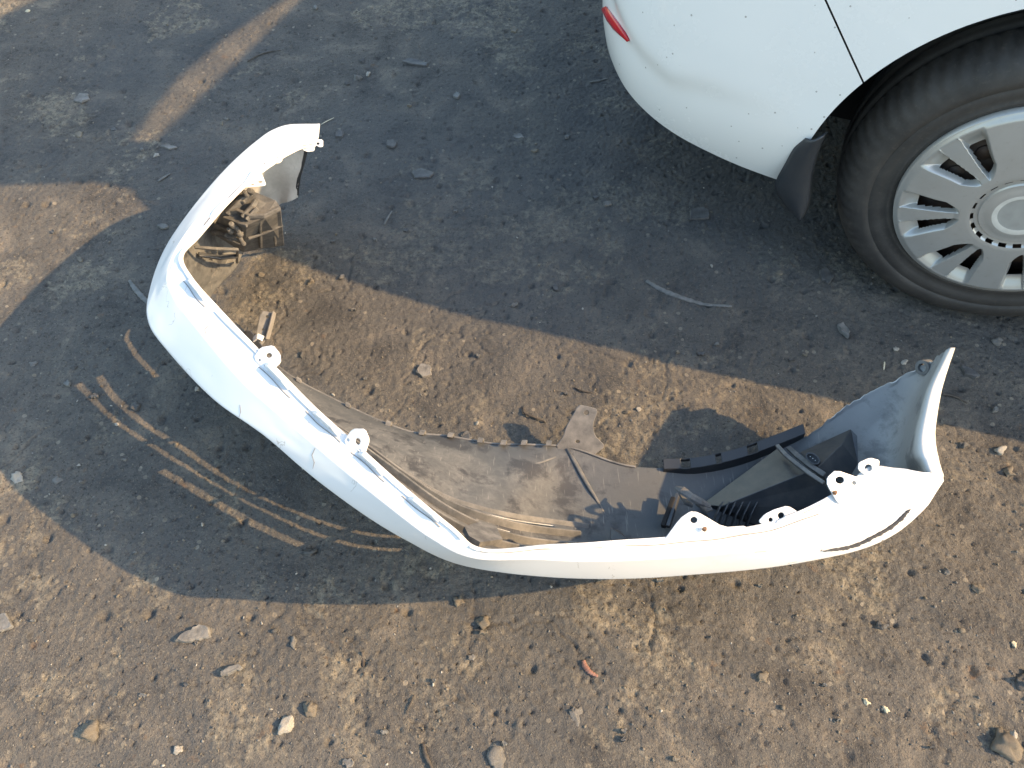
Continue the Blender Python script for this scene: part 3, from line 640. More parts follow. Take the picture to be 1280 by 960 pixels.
# local axes: x forward, -y towards the viewer's side (the near flank), z up.  flank plane y = -0.03
HC = .207
def lathe(prof, n_, bm=None, closed=False, fn=None):
    bm = bm or bmesh.new(); A = []
    for k in range(n_):
        a = 2 * math.pi * k / n_; row = []
        for r, y in prof:
            if fn: r, y = fn(r, y, a)
            row.append(bm.verts.new((r * math.cos(a), y, r * math.sin(a))))
        A.append(row)
    m_ = len(prof)
    for k in range(n_):
        a, b = A[k], A[(k + 1) % n_]
        for i in range(m_ if closed else m_ - 1): bm.faces.new((a[i], a[(i + 1) % m_], b[(i + 1) % m_], b[i]))
    bmesh.ops.recalc_face_normals(bm, faces=bm.faces); return bm
def build_wheel(x, y, sgn=1):
    wroot = empty('wheel', (x, y, RW)); wroot.parent = car
    prof = [(.190, .01), (.203, -.004), (.214, -.012), (.219, -.0135), (.2205, -.0115), (.232, -.0165), (.248, -.020), (.2495, -.0185), (.2505, -.0205), (.262, -.021), (.276, -.018), (.286, -.0125), (.292, -.008), (.2985, .000), (.3045, .009), (.309, .018),
            (.3125, .030), (.3145, .042), (.3145, .046), (.308, .048), (.308, .054), (.316, .056), (.317, .085), (.310, .087), (.310, .094), (.317, .096), (.317, .125), (.308, .127), (.308, .133), (.3145, .135), (.309, .165), (.292, .188), (.26, .198), (.22, .192), (.19, .17)]
    NT = 288
    def fn(r, yy, a):
        if r > .300 and yy < .045:
            k = (a / (2 * math.pi) * 72 + yy * 14) % 1
            if k < .2: r -= .0045
        elif r > .284 and yy < .01:
            k = (a / (2 * math.pi) * 72 + yy * 14) % 1
            if k < .22: r -= .0015; yy += .002
        return r, yy
    from_bm('tyre', lathe(prof, NT, fn=fn), M['rubber'], wroot, True)
    # hubcap: seven windows each split by a thin rib
    NR_, NA = 170, 1260; rr = np.concatenate([np.linspace(.0, .30, 8), np.linspace(.31, .995, NR_ - 8)])
    bm = bmesh.new(); ids = {}
    base_ang = R(98)
    def sm(e0, e1, x_):
        t = min(1, max(0, (x_ - e0) / (e1 - e0))); return t * t * (3 - 2 * t)
    dep = np.zeros((NR_, NA)); hol = np.zeros((NR_, NA), bool); yv = np.zeros((NR_, NA))
    for i, r in enumerate(rr):
        for k in range(NA):
            a = 2 * math.pi * k / NA; d = (a - base_ang + math.pi / 7) % (2 * math.pi / 7) - math.pi / 7
            y0 = -.022 - .010 * (1 - r * r) - .004 * sm(.30, .42, r) + .006 * sm(.93, 1.0, r)
            hw = .280 + .03 * sm(.6, .95, r)                           # half width of the window, radians
            q_ = abs(d) / .29
            edge_r = .455 + .16 * q_ ** 3                              # U shaped inner end
            inside = min((hw - abs(d)) * r, (r - edge_r) * .9, (.965 - r) * 1.4)
            ribw = .030 + .050 * sm(.48, .97, r)
            ribd = abs(d) * r - ribw
            dd = 0
            if inside > 0:
                dd = .017 * sm(0, .05, inside) * (.12 + .88 * sm(.965, .80, r))
                if ribd < .018: dd *= sm(-.004, .018, ribd)
                if ribd < 0: dd = .0025 * sm(0, .05, inside)
                if inside > .034 and ribd > .013 and r < .80: hol[i, k] = True
            if .315 < r < .352: dd += .0035
            if .352 <= r < .375:
                dd += .004
                if (a * 20 / (2 * math.pi)) % 1 < .55: hol[i, k] = True
            if .20 < r <= .24: dd -= .0035
            if r <= .20: dd -= .001
            yv[i, k] = y0 + dd
    for i, r in enumerate(rr):
        if i == 0: c_ = bm.verts.new((0, yv[0, 0], 0)); continue
        for k in range(NA):
            a = 2 * math.pi * k / NA; ids[i, k] = bm.verts.new((r * HC * math.cos(a), yv[i, k], r * HC * math.sin(a)))
    for k in range(NA): bm.faces.new((c_, ids[1, k], ids[1, (k + 1) % NA])).material_index = 2
    for i in range(1, NR_ - 1):
        for k in range(NA):
            k2 = (k + 1) % NA
            if hol[i, k]: continue
            f = bm.faces.new((ids[i, k], ids[i + 1, k], ids[i + 1, k2], ids[i, k2]))
            if rr[i + 1] <= .205: f.material_index = 2
            elif rr[i + 1] <= .245: f.material_index = 1
    rim_ = [bm.verts.new((HC * 1.0 * math.cos(2 * math.pi * k / NA), .004, HC * 1.0 * math.sin(2 * math.pi * k / NA))) for k in range(NA)]
    for k in range(NA): bm.faces.new((ids[NR_ - 1, k], rim_[k], rim_[(k + 1) % NA], ids[NR_ - 1, (k + 1) % NA]))
    bmesh.ops.recalc_face_normals(bm, faces=bm.faces)
    cap = from_bm('hubcap', bm, [M['silver'], M['chrome'], M['cap']], wroot, True)
    # steel disc with round vents behind
    bm = lathe([(.0, .012), (.08, .012), (.10, .004), (.15, .006), (.17, .03), (.20, .035)], 96)
    for k in range(14):
        a = 2 * math.pi * (k + .5) / 14
        bmesh.ops.create_cone(bm, segments=14, radius1=.014, radius2=.014, depth=.004, cap_ends=True, matrix=Matrix.Translation((.130 * math.cos(a), .003, .130 * math.sin(a))) @ Matrix.Rotation(math.pi / 2, 4, 'X'))
    from_bm('steel_disc', bm, M['steel'], wroot, True)
    return wroot
wheel = build_wheel(0, .018)
def copy_tree(o, parent):
    c = o.copy(); COL.objects.link(c); c.parent = parent
    for ch in list(o.children): copy_tree(ch, c)
    return c
w2 = copy_tree(wheel, car); w2.location = (2.60, .018, RW)
for xx in (0, 2.60):
    w3 = copy_tree(wheel, car); w3.location = (xx, 1.54, RW); w3.rotation_euler = (0, 0, math.pi)

# flank: plan outline (x, y) of the near side from the front end round the rear corner to the middle of the tail
FL = -.032
plan = [(3.30, .30), (3.12, .10), (2.98, .02), (2.6, FL), (1.6, FL - .012), (.6, FL - .01), (0, FL), (-.30, FL + .002), (-.46, FL + .008), (-.58, FL + .026), (-.675, FL + .056), (-.755, FL + .108), (-.815, FL + .178), (-.868, FL + .28), (-.90, FL + .42), (-.914, FL + .62), (-.918, .78)]
pl2, _ = catmull(plan, 17 * 24)
# resample evenly at 12 mm
seg = np.concatenate([[0], np.cumsum(np.linalg.norm(np.diff(pl2, axis=0), axis=1))]); NP = int(seg[-1] / .012)
sx_ = np.linspace(0, seg[-1], NP); plan_x = np.interp(sx_, seg, pl2[:, 0]); plan_y = np.interp(sx_, seg, pl2[:, 1])
tx = np.gradient(plan_x); ty = np.gradient(plan_y); ln = np.hypot(tx, ty); nxp, nyp = -ty / ln, tx / ln      # outward normal
def zbot(x): return .235 if x > -.3 else float(np.interp(x, [-.90, -.85, -.76, -.62, -.50, -.40, -.30], [.312, .304, .288, .266, .250, .240, .238]))
def ztop(x): return float(np.interp(x, [-.87, -.80, -.70, -.55, .0, .25, .54, .75, .92, 1.2, 3.3], [.62, .66, .80, .84, .88, .84, .72, .62, .53, .48, .45]))
NZ = 62
def inset(z, zb, zt, x):
    k = 0
    if z < .42: k += .040 * ((.42 - z) / .18) ** 2 * (1 if x < -.3 else .6)
    k += .020 * max(0, (z - .50)) ** 1.3 / .35
    # feature line of the bumper corner: shoulder above, undercut below
    c = float(np.interp(x, [-.87, -.78, -.70, -.60, -.50, -.42, 0], [1, 1, .95, .7, .3, 0, 0]))
    zl = float(np.interp(x, [-.87, -.80, -.74, -.66, -.60], [.50, .455, .425, .405, .42]))
    k -= c * .012 / (1 + math.exp(-(z - zl) / .010))
    return k
bm0 = bmesh.new(); VV = []
for i in range(NP):
    zb, zt = zbot(plan_x[i]), ztop(plan_x[i]); row = []
    for j in range(NZ):
        z = zb + (zt - zb) * (j / (NZ - 1)); k = inset(z, zb, zt, plan_x[i])
        row.append(bm0.verts.new((plan_x[i] - nxp[i] * k, plan_y[i] - nyp[i] * k, z)))
    VV.append(row)
AR = .392
def arch(x, z):
    return min(math.hypot(x, z - RW - .003), math.hypot(x - 2.6, z - RW - .003))
for i in range(NP - 1):
    for j in range(NZ - 1):
        c = [VV[i][j], VV[i + 1][j], VV[i + 1][j + 1], VV[i][j + 1]]
        cx = sum(v.co.x for v in c) / 4; cz = sum(v.co.z for v in c) / 4
        if plan_y[i] < .1 and arch(cx, cz) < AR: continue
        bm0.faces.new(c)
for v in [v for v in bm0.verts if not v.link_faces]: bm0.verts.remove(v)
for v in bm0.verts:
    if v.is_boundary and v.co.y < .1 and v.co.z > .24 and (zbot(v.co.x) + .004 < v.co.z < ztop(v.co.x) - .004):
        for cx in (0, 2.6):
            d = math.hypot(v.co.x - cx, v.co.z - RW - .003)
            if d < AR + .03:
                f = AR / d; v.co.x = cx + (v.co.x - cx) * f; v.co.z = RW + .003 + (v.co.z - RW - .003) * f
bmesh.ops.recalc_face_normals(bm0, faces=bm0.faces)
if sum(f.normal.y * f.calc_area() for f in bm0.faces) > 0: bmesh.ops.reverse_faces(bm0, faces=bm0.faces)
# seam between quarter panel and rear bumper
s0 = Vector((-.338, 0, .502)); s1 = Vector((-.452, 0, .632)); sd = (s1 - s0).normalized(); sn = Vector((sd.z, 0, -sd.x))
for nm, sg in (('quarter_panel', 1), ('rear_bumper', -1)):
    b = bm0.copy()
    bmesh.ops.bisect_plane(b, geom=b.verts[:] + b.edges[:] + b.faces[:], plane_co=s0 + sn * (.0015 * sg), plane_no=sn * sg, clear_inner=True)
    o = from_bm(nm, b, [M['car']], car, True)
# far flank: mirror of the near one
b = bm0.copy(); bmesh.ops.transform(b, matrix=Matrix.Translation((0, 1.56, 0)) @ Matrix.Diagonal((1, -1, 1, 1)), verts=b.verts); bmesh.ops.reverse_faces(b, faces=b.faces)
from_bm('far_flank', b, M['car'], car, True); bm0.free()
# arch lip folded inwards, liner and underbody
for cx in (0, 2.6):
    A = []; bm = bmesh.new()
    for a in np.linspace(R(-14), R(194), 70):
        A.append([bm.verts.new((cx + r * math.cos(a), y, RW + .003 + r * math.sin(a))) for r, y in ((AR - .001, FL + .006), (AR - .002, FL + .03), (AR + .02, FL + .034), (AR + .03, .34))])
    for a, b_ in zip(A, A[1:]):
        for k in range(3): bm.faces.new((a[k], b_[k], b_[k + 1], a[k + 1]))
    from_bm('arch_liner', bm, M['dark'], car, True)
# added dark sheet, stands for the shade inside the seam gap
from_py('seam_shade_sheet', [(x, y_, z) for x, z in ((-.40, .50), (-.52, .64), (-.62, .78), (-.46, .78), (-.30, .62), (-.30, .53)) for y_ in (.03,)], [tuple(range(6))], M['dark'], car)
bm = box_bm(Vector((1.2, .78, .33)), 3.9, 1.0, .22)
box_bm(Vector((1.3, .78, .40)), 1.75, 1.52, .26, None, bm); box_bm(Vector((-.62, .78, .45)), .36, 1.2, .14, None, bm)
from_bm('underbody', bm, M['dark'], car)
# mud flap
Lp = [(1006, 171), (994, 184), (983, 203), (969, 232), (979, 252), (990, 264), (1000, 270)]; Rp = [(1029, 169), (1025, 178), (1018, 195), (1011, 222), (1009, 243), (1007, 258), (1003, 271)]
cN = Vector((math.sin(PSI), -math.cos(PSI), 0)); cA = Vector((math.cos(PSI), math.sin(PSI), 0)); C0 = Vector((WX, WY, 0))
def onflank(px, py, off):
    d = ray(px, py); o_ = Vector((0, 0, CAM_H)); t = ((C0 + cN * off) - o_).dot(cN) / d.dot(cN); p = o_ + d * t - C0
    return Vector((p.dot(cA), -p.dot(cN), p.z))
L3, _ = catmull([list(onflank(*p, .020)) for p in Lp], 22); R3, _ = catmull([list(onflank(*p, .030)) for p in Rp], 22)
bm = bmesh.new(); A = []
for a, b_ in zip(L3, R3):
    row = []
    for t in np.linspace(0, 1, 7):
        p = a * (1 - t) + b_ * t; p = p + np.array([0, -.012 * math.sin(math.pi * t), 0]); row.append(bm.verts.new(p))
    e = b_ + np.array([.004, .012, .0]); row.append(bm.verts.new(e)); A.append(row)
for a, b_ in zip(A, A[1:]):
    for k in range(7): bm.faces.new((a[k], a[k + 1], b_[k + 1], b_[k]))
bmesh.ops.recalc_face_normals(bm, faces=bm.faces)
o = from_bm('mud_flap', bm, M['flap'], car, True); solidify(o, .004, 0)
# red reflector let into the bumper corner
bm_t = bmesh.new()
dep = bpy.context.evaluated_depsgraph_get()
rb = [o_ for o_ in car.children if o_.name.startswith('rear_bumper')][0]
cmat = Matrix.Translation((WX, WY, 0)) @ Matrix.Rotation(PSI, 4, 'Z'); cinv = cmat.inverted()
cb = BVHTree.FromPolygons([cmat @ v.co for v in rb.data.vertices], [tuple(p.vertices) for p in rb.data.polygons])
def chit(px, py, lift=0):
    d = ray(px, py).normalized(); loc, nor, i, t = cb.ray_cast(Vector((0, 0, CAM_H)), d)
    if loc is None: return None
    if nor.dot(d) > 0: nor = -nor
    return loc + nor * lift
up_ = [(751, -12), (753, -2), (759, 8), (767, 19), (776, 31), (783, 41), (787.5, 50)]; lo_ = [(750, -12), (751, 0), (754, 12), (760, 25), (768, 36), (777, 44), (787, 50.5)]
rows = []
for a, b_ in zip(up_, lo_):
    P = [chit(a[0] * (1 - t) + b_[0] * t, a[1] * (1 - t) + b_[1] * t, .0015 + .0035 * math.sin(math.pi * t)) for t in np.linspace(0, 1, 5)]
    if all(p is not None for p in P): rows.append([bm_t.verts.new(cinv @ p) for p in P])
for a, b_ in zip(rows, rows[1:]):
    for k in range(4): bm_t.faces.new((a[k], a[k + 1], b_[k + 1], b_[k]))
bmesh.ops.recalc_face_normals(bm_t, faces=bm_t.faces)
if rows:
    o = from_bm('reflector', bm_t, M['red'], car, True); solidify(o, .004, 0)
# roof, pillars, glass, bonnet and an added unseen sheet, cut to cast the yard's shadows
kz = 1.5; sh = Vector((math.cos(SUN_AZ), -math.sin(SUN_AZ), 0)) / math.tan(SUN_E)
def up(px, py, z=kz): return cinv @ (at(px, py, 0) + sh * z + Vector((0, 0, z)))
near_edge = [up(*p) for p in ((1600, 590), (1280, 525), (1000, 480), (760, 420), (520, 358), (350, 310), (240, 276), (158, 238))]
def sheet(name, pts, mat, t=.03):
    bm = bmesh.new(); f = bm.faces.new([bm.verts.new(p) for p in pts]); bm.normal_update()
    if f.normal.z < 0: f.normal_flip()
    bmesh.ops.triangulate(bm, faces=bm.faces)
    o = from_bm(name, bm, mat, car); solidify(o, t, -1); return o
slot_r = [up(*p) for p in ((190, 177), (255, 115), (310, 62), (373, 0))]  # gap shaped to let the strip of light through
slot_l = [up(*p) for p in ((141, 179), (168, 140), (205, 95), (265, 45), (335, 0))]
far_y = 1.32
roof = near_edge + [up(141, 180)] + [slot_r[0], slot_r[1], slot_r[2], slot_r[3], Vector((slot_r[3].x + .35, far_y, kz)), Vector((2.3, far_y, kz))]
sheet('roof', roof, M['car'])
shade_pts = [up(159, 238), up(110, 228), up(50, 229), up(0, 231), up(-150, 235), up(-160, 120), up(0, 22), up(45, 0), up(110, -50), Vector((slot_l[-1].x + .25, far_y, kz))] + slot_l[::-1]
shade_pts[-1] = up(140, 180)
sheet('shade_sheet', shade_pts, M['car'])  # unseen sheet added to shade the upper left of the yard
for yy, edge_y in ((0.02, None), (1.54, far_y)):
    sgn = 1 if edge_y is None else -1
    ey = (lambda x: float(np.interp(x, sorted(p.x for p in near_edge), [p.y for p in sorted(near_edge, key=lambda p: p.x)]))) if edge_y is None else (lambda x: far_y)
    xs = [-.66, -.3, .2, .7, 1.2, 1.7, 2.2]; topx = [-.10, .15, .45, .8, 1.2, 1.7, 2.15]; topz = [1.30, 1.42, 1.47, 1.47, 1.47, 1.47, 1.47]
    vs = [(x, yy, ztop(x) - .01) for x in xs] + [(x, (ey(x) + .02 if edge_y is None else far_y - .02), z) for x, z in zip(topx, topz)]
    k = len(xs); o = from_py('side_glass', vs, [(i, i + 1, k + i + 1, k + i) for i in range(k - 1)], M['glass'], car, True); solidify(o, .01, 0)
o = from_py('windscreen', [(2.2, .03, .95), (2.9, .2, .90), (2.9, 1.36, .90), (2.2, 1.53, .95), (2.15, near_edge[0].y, 1.47), (2.15, far_y, 1.47)], [(0, 1, 2, 3), (4, 1, 2, 5), (0, 1, 4), (3, 2, 5)], M['glass'], car)
o = from_py('bonnet', [(2.2, .02, .96), (2.9, .05, .90), (3.28, .32, .72), (3.28, 1.24, .72), (2.9, 1.51, .90), (2.2, 1.54, .96)], [(0, 1, 2, 3, 4, 5)], M['car'], car); solidify(o, .02)

# ------------------------------------------------------------------ loose stones, flakes, twigs
def blob(seed, n_=2, sq=(1, 1, .6), rough=.35, cuts=0):
    r_ = random.Random(seed); bm = bmesh.new(); bmesh.ops.create_icosphere(bm, subdivisions=n_, radius=1)
    offs = [Vector((r_.uniform(-9, 9), r_.uniform(-9, 9), r_.uniform(-9, 9))) for _ in range(3)]
    from mathutils import noise
    planes = [(Vector((r_.gauss(0, 1), r_.gauss(0, 1), r_.gauss(0, 1))).normalized(), r_.uniform(.55, .85)) for _ in range(cuts)]
    for v in bm.verts:
        p = v.co.copy()
        for nrm, d in planes:
            k = p.dot(nrm)
            if k > d: p -= nrm * (k - d)
        p *= 1 + rough * noise.noise(v.co * 1.3 + offs[0]) + rough * .5 * noise.noise(v.co * 3.1 + offs[1])
        v.co = Vector((p.x * sq[0], p.y * sq[1], p.z * sq[2]))
    me_ = bpy.data.meshes.new('stone'); bm.to_mesh(me_); bm.free(); return me_
def stone(px, py, size, mat, label, sq=(1, .8, .6), rz=None, name='stone', cat='stone', cuts=4, seed=None, sink=.75, group=None):
    seed = seed if seed is not None else int(px * 31 + py * 7)
    me_ = blob(seed, 3, sq, .62, cuts + 3); p = at(px, py, 0); z = gz(p.x, p.y)
    o = link(name, me_, M[mat], None, False); me_.polygons.foreach_set('use_smooth', [True] * len(me_.polygons))
    o.location = (p.x, p.y, z + size * sq[2] * (1 - sink) * .6); size *= .72; o.scale = (size,) * 3; o.rotation_euler = (random.uniform(-.2, .2), random.uniform(-.2, .2), rz if rz is not None else random.uniform(0, 6))
    tag(o, label, cat, group); return o
def flake(px, py, pts, mat, label, name='flake', cat='flake', thick=.006, tilt=.06, group=None):
    """a broken flat piece; outline in survey units"""
    c = at(px, py, 0); z = gz(c.x, c.y); bm = bmesh.new()
    P = [at(x, y, 0) for x, y in pts]; sub = []
    r_ = random.Random(int(px + py * 3))
    for i, p in enumerate(P):
        q_ = P[(i + 1) % len(P)]; sub += [p, p.lerp(q_, .33) + Vector((r_.uniform(-.002, .002), r_.uniform(-.002, .002), 0)), p.lerp(q_, .66) + Vector((r_.uniform(-.002, .002), r_.uniform(-.002, .002), 0))]
    f = bm.faces.new([bm.verts.new(p - Vector((c.x, c.y, 0))) for p in sub]); bm.normal_update()
    if f.normal.z < 0: f.normal_flip()
    ex = bmesh.ops.extrude_face_region(bm, geom=[f]); vs = [v for v in ex['geom'] if isinstance(v, bmesh.types.BMVert)]
    for v in vs: v.co.z += thick; v.co.x *= .93; v.co.y *= .93; v.co.z += r_.uniform(-.0012, .0012)
    bmesh.ops.recalc_face_normals(bm, faces=bm.faces)
    o = from_bm(name, bm, M[mat]); o.location = (c.x, c.y, z + .001); o.rotation_euler = (r_.uniform(-tilt, tilt), r_.uniform(-tilt, tilt), 0)
    bevel(o, .001, 2, 40); tag(o, label, cat, group); return o
def strand(pts, rad, mat, label, name='twig', cat='twig', flat=1.0, lift=.003):
    P = [at(x, y, 0) for x, y in pts]; Q, _ = catmull([[p.x, p.y, gz(p.x, p.y) + lift] for p in P], 8 * (len(P) - 1) + 1); c = Vector(Q[len(Q) // 2])
    n_ = len(Q); rr_ = [rad * (.55 + .45 * math.sin(math.pi * min(1, .12 + i / n_)) + .12 * math.sin(i * 2.3)) for i in range(n_)]
    o = from_bm(name, tube_bm([Vector(q_) - c for q_ in Q], rr_, 8, flat, None, .12), M[mat], None, True); o.location = c; tag(o, label, cat); return o

stone(22, 598, .017, 's_pale', 'pale chipped stone at the left edge of the yard, above a tan crumbly patch', (1, .9, .75), .3)
stone(70, 601, .015, 's_grey', 'grey wedge shaped stone just right of the pale chipped stone at left', (1, .75, .4), .5)
flake(240, 793, [(218, 803), (226, 794), (240, 788), (250, 780), (262, 784), (264, 796), (250, 801), (232, 804)], 's_grey', 'grey fin shaped slab lying flat in the lower left dirt', 'stone', 'stone', .008)
flake(290, 839, [(276, 842), (284, 836), (301, 831), (305, 836), (292, 842), (278, 847)], 's_grey', 'thin grey stone sliver right of and below the fin shaped slab', 'stone', 'stone', .009)
stone(358, 905, .021, 's_pale', 'pale rounded stone near the bottom left, largest of the loose pale ones', (1, .72, .65), .7)
stone(388, 886, .017, 's_tan', 'tan clod just up and right of the pale rounded stone', (1, .8, .8), 1.2)
stone(112, 915, .024, 's_tan', 'tan clod on the crumbly patch in the bottom left corner', (1, .9, .7), .2, 'clod', 'clod')
stone(367, 802, .013, 's_grey', 'small upright oval grey pebble between slab and bumper shadow', (.7, 1, .5), .1)
flake(10, 778, [(-6, 770), (10, 767), (20, 785), (4, 792), (-6, 786)], 's_grey', 'flat grey stone cut off by the left picture edge', 'stone', 'stone', .007)
stone(223, 937, .011, 's_pale', 'small pale pebble at the bottom between clod and rounded stone', (1, .9, .6), 0)
stone(389, 355, .014, 's_tan', 'tan stone on the lit dirt inside the bumper, biggest of the three by the housing', (1, .8, .9), .4)
stone(327, 346, .011, 's_tan', 'round tan lump on the lit dirt nearest the muddy housing', (1, .9, .8), .4)
stone(428, 348, .010, 's_grey', 'small broken stone on the lit dirt at the edge of the car shadow', (1, .8, .8), 1)
stone(378, 446, .011, 's_dark', 'narrow dark stone on the lit dirt right of the rounded white tab', (.55, 1, .7), .1)
flake(526, 463, [(519, 466), (526, 455), (538, 457), (540, 468), (528, 472)], 's_grey', 'flat grey stone in the middle of the lit dirt', 'stone', 'stone', .006)
stone(641, 381, .013, 's_grey', 'grey stone in the car shadow straight above the lit dirt', (1, .7, .7), .6)
stone(604, 776, .017, 's_tan', 'tan clod with a dark side below the bumper corner', (.9, 1, .9), .3, 'clod', 'clod')
stone(573, 750, .016, 's_tan', 'tan clod on the edge of the bumper shadow', (1, .8, .8), .9, 'clod', 'clod')
flake(874, 269, [(861, 265), (874, 261), (887, 264), (886, 275), (862, 276)], 's_dark', 'dark flat flake under the car behind the mud flap', 'flake', 'flake', .005)
flake(528, 218, [(514, 216), (526, 211), (543, 217), (538, 224), (518, 224)], 's_dark', 'dark leaf shaped flake in the shadow left of the car', 'flake', 'flake', .005)
stone(447, 100, .019, 's_grey', 'grey stone topping the small heap in the shadow at upper left', (1, .7, .7), .2)
stone(460, 94, .013, 's_pale', 'pale stone in the small heap in the shadow at upper left', (1, .8, .7), .8)
stone(434, 106, .011, 's_dark', 'dark stone at the left foot of the small heap at upper left', (1, .6, .6), .1)
stone(453, 77, .012, 's_dark', 'dark stone standing just above the small heap at upper left', (1, .8, .9), 0)
flake(520, 79, [(502, 78), (512, 75), (537, 80), (534, 84), (510, 82)], 's_dark', 'long thin grey splinter lying at the top of the yard', 'splinter', 'splinter', .005)
flake(1032, 346, [(1023, 340), (1032, 336), (1042, 348), (1035, 357), (1026, 352)], 's_dark', 'dark diamond shaped flake beside the tyre', 'flake', 'flake', .006)
stone(1256, 932, .036, 's_tan', 'large tan clod in the bottom right corner', (.8, 1, .6), .5, 'clod', 'clod')
stone(1262, 921, .012, 's_pale', 'white chip stuck on the large clod in the bottom right corner', (1, .7, .7), 1.1, sink=-1.6, name='chip', cat='chip')
stone(1280, 852, .022, 's_dark', 'dark stone cut off by the right picture edge', (1, .9, .8), .3)
stone(1250, 563, .016, 's_pale', 'pale broken stone on the lit dirt right of the wing', (1, .7, .6), .4)
stone(1206, 555, .014, 's_dark', 'dark stone on the lit dirt just right of the wing edge', (1, .7, .7), .2)
stone(1262, 590, .016, 's_tan', 'tan lump below the pale broken stone at right', (1, .8, .7), .5)
flake(1056, 415, [(1046, 405), (1054, 402), (1062, 416), (1060, 424), (1050, 416)], 'hose', 'curled grey scrap in the car shadow beyond the wing', 'scrap', 'scrap', .008, .3)
flake(1213, 465, [(1201, 457), (1210, 459), (1225, 470), (1220, 474), (1206, 468)], 's_dark', 'dark flake in the shadow right of the wing tip', 'flake', 'flake', .007)
stone(1246, 428, .017, 's_grey', 'grey stone in the shadow below the tyre', (1, .8, .6), .2)
stone(1130, 452, .010, 's_pale', 'little pale stone in the shadow left of the wing tip', (1, .8, .6), .2)
stone(1120, 436, .009, 's_pale', 'white speck of stone in the shadow above the wing', (1, .8, .6), .9)
stone(1084, 877, .010, 'bone', 'cream fragment in the lower right, the higher of two', (1, .65, .5), -.7, 'fragment', 'fragment')
stone(1110, 886, .010, 'bone', 'cream fragment in the lower right, the lower of two', (1, .7, .5), -.6, 'fragment', 'fragment')
stone(1268, 804, .008, 'bone', 'white chip near the right edge of the lit dirt', (.7, 1, .5), .2, 'chip', 'chip')
stone(146, 530, .006, 's_pale', 'white chip lying between two light streaks in the bumper shadow', (1, .9, .6), .2, 'chip', 'chip')
stone(98, 581, .005, 's_pale', 'tiny white chip at the left rim of the bumper shadow', (1, .9, .6), .2, 'chip', 'chip')
stone(170, 509, .016, 's_dark', 'dark stone in the bumper shadow above the light streaks', (1, .8, .5), .3)
stone(42, 455, .012, 's_grey', 'bluish grey stone in the bumper shadow at far left', (1, .8, .6), .3)
stone(93, 460, .009, 's_dark', 'small dark pebble right of the bluish grey stone', (1, .9, .7), .3)
stone(247, 487, .008, 's_pale', 'pale pebble tucked beneath the white band of the bumper', (.8, 1, .7), .3)
stone(387, 690, .017, 's_dark', 'dark crumb breaking the longest light streak', (1, .5, .5), .4, 'clod', 'clod')
flake(105, 123, [(92, 128), (100, 118), (112, 119), (113, 125), (102, 130)], 's_grey', 'grey flake in the shadow left of the light strip', 'flake', 'flake', .005)
flake(213, 186, [(201, 186), (212, 183), (224, 188), (214, 191)], 's_grey', 'light grey flake just below the end of the light strip', 'flake', 'flake', .004)
stone(197, 197, .010, 's_pale', 'pale pebble below the light grey flake', (1, .9, .5), .3)
stone(36, 16, .012, 'bone', 'white scrap of stone in the top left corner', (1, .6, .4), .3)
stone(620, 945, .028, 's_grey', 'broken grey lump at the bottom edge', (.9, 1, .28), .4, 'clod', 'clod', sink=.9)
stone(720, 895, .018, 's_grey', 'flat grey clod set in the dirt below the bumper middle', (.8, 1.2, .3), .1, 'clod', 'clod', sink=.7)
stone(1183, 714, .011, 's_grey', 'grey stone on the plain dirt below the near wing', (.8, 1, .8), .3)
stone(1222, 737, .015, 's_tan', 'tan clod in the right half below the wing', (1, .8, .6), .3, 'clod', 'clod')
stone(952, 847, .014, 's_tan', 'tan clod with a dark hollow at its left, lower right', (1, .8, .7), .3, 'clod', 'clod')
stone(1100, 782, .013, 's_dark', 'dark lump with a tan rim under the near corner', (1, .7, .6), .3, 'clod', 'clod')
stone(798, 510, .008, 's_pale', 'small white stone right of the upright lip bracket', (1, .8, .7), .4)
stone(784, 514, .009, 's_tan', 'rusty tan stone beside the small white one', (1.2, .7, .6), .1)
stone(742, 515, .006, 's_tan', 'tiny tan pebble touching the lip bracket', (1, .8, .7), .4)
strand([(808, 351), (826, 362), (850, 372), (880, 379), (915, 383)], .0065, 'hose', 'curved grey rubber strip in the shadow beside the tyre', 'rubber_strip', 'strip', .45, .002)
strand([(729, 826), (732, 834), (738, 841), (747, 846)], .0045, 'redbit', 'reddish curved sliver in the dirt below the bumper', 'sliver', 'sliver', .7)
strand([(453, 815), (453, 828), (455, 845)], .0030, 'twig', 'short dark stick standing apart, left of the bottom middle', 'twig', 'twig', .6)
strand([(529, 930), (532, 944), (541, 962)], .0036, 'twig', 'thick dark stick at the bottom edge', 'twig', 'twig', .8)
strand([(518, 868), (512, 882), (508, 893)], .0016, 'twig', 'hair thin dark stick above the thick one at bottom', 'twig', 'twig', .6)
strand([(310, 79), (322, 72), (336, 66), (352, 64)], .0028, 'twig', 'thin bent stick beside the light strip', 'twig', 'twig', .6)
strand([(654, 510), (656, 518), (668, 523), (682, 528)], .0026, 'twig', 'bent black wire on the lit dirt by the lip bracket', 'wire', 'wire', 1, .004)
strand([(718, 484), (728, 489), (740, 491)], .0020, 'twig', 'short black wire above the lip bracket', 'wire', 'wire', .8)
strand([(1178, 492), (1192, 495), (1210, 503)], .0024, 'twig', 'thin black stick in the shadow right of the wing', 'twig', 'twig', .7)
strand([(1106, 452), (1105, 462)], .0016, 'bone', 'straw coloured bit left of the wing tip', 'straw', 'straw', .7)
strand([(737, 103), (747, 101), (760, 98)], .0028, 'hose', 'grey stick lying left of the car corner', 'twig', 'twig', .6)
strand([(199, 229), (208, 222), (214, 219)], .0030, 'hose', 'grey stick left of the far wing', 'twig', 'twig', .6)
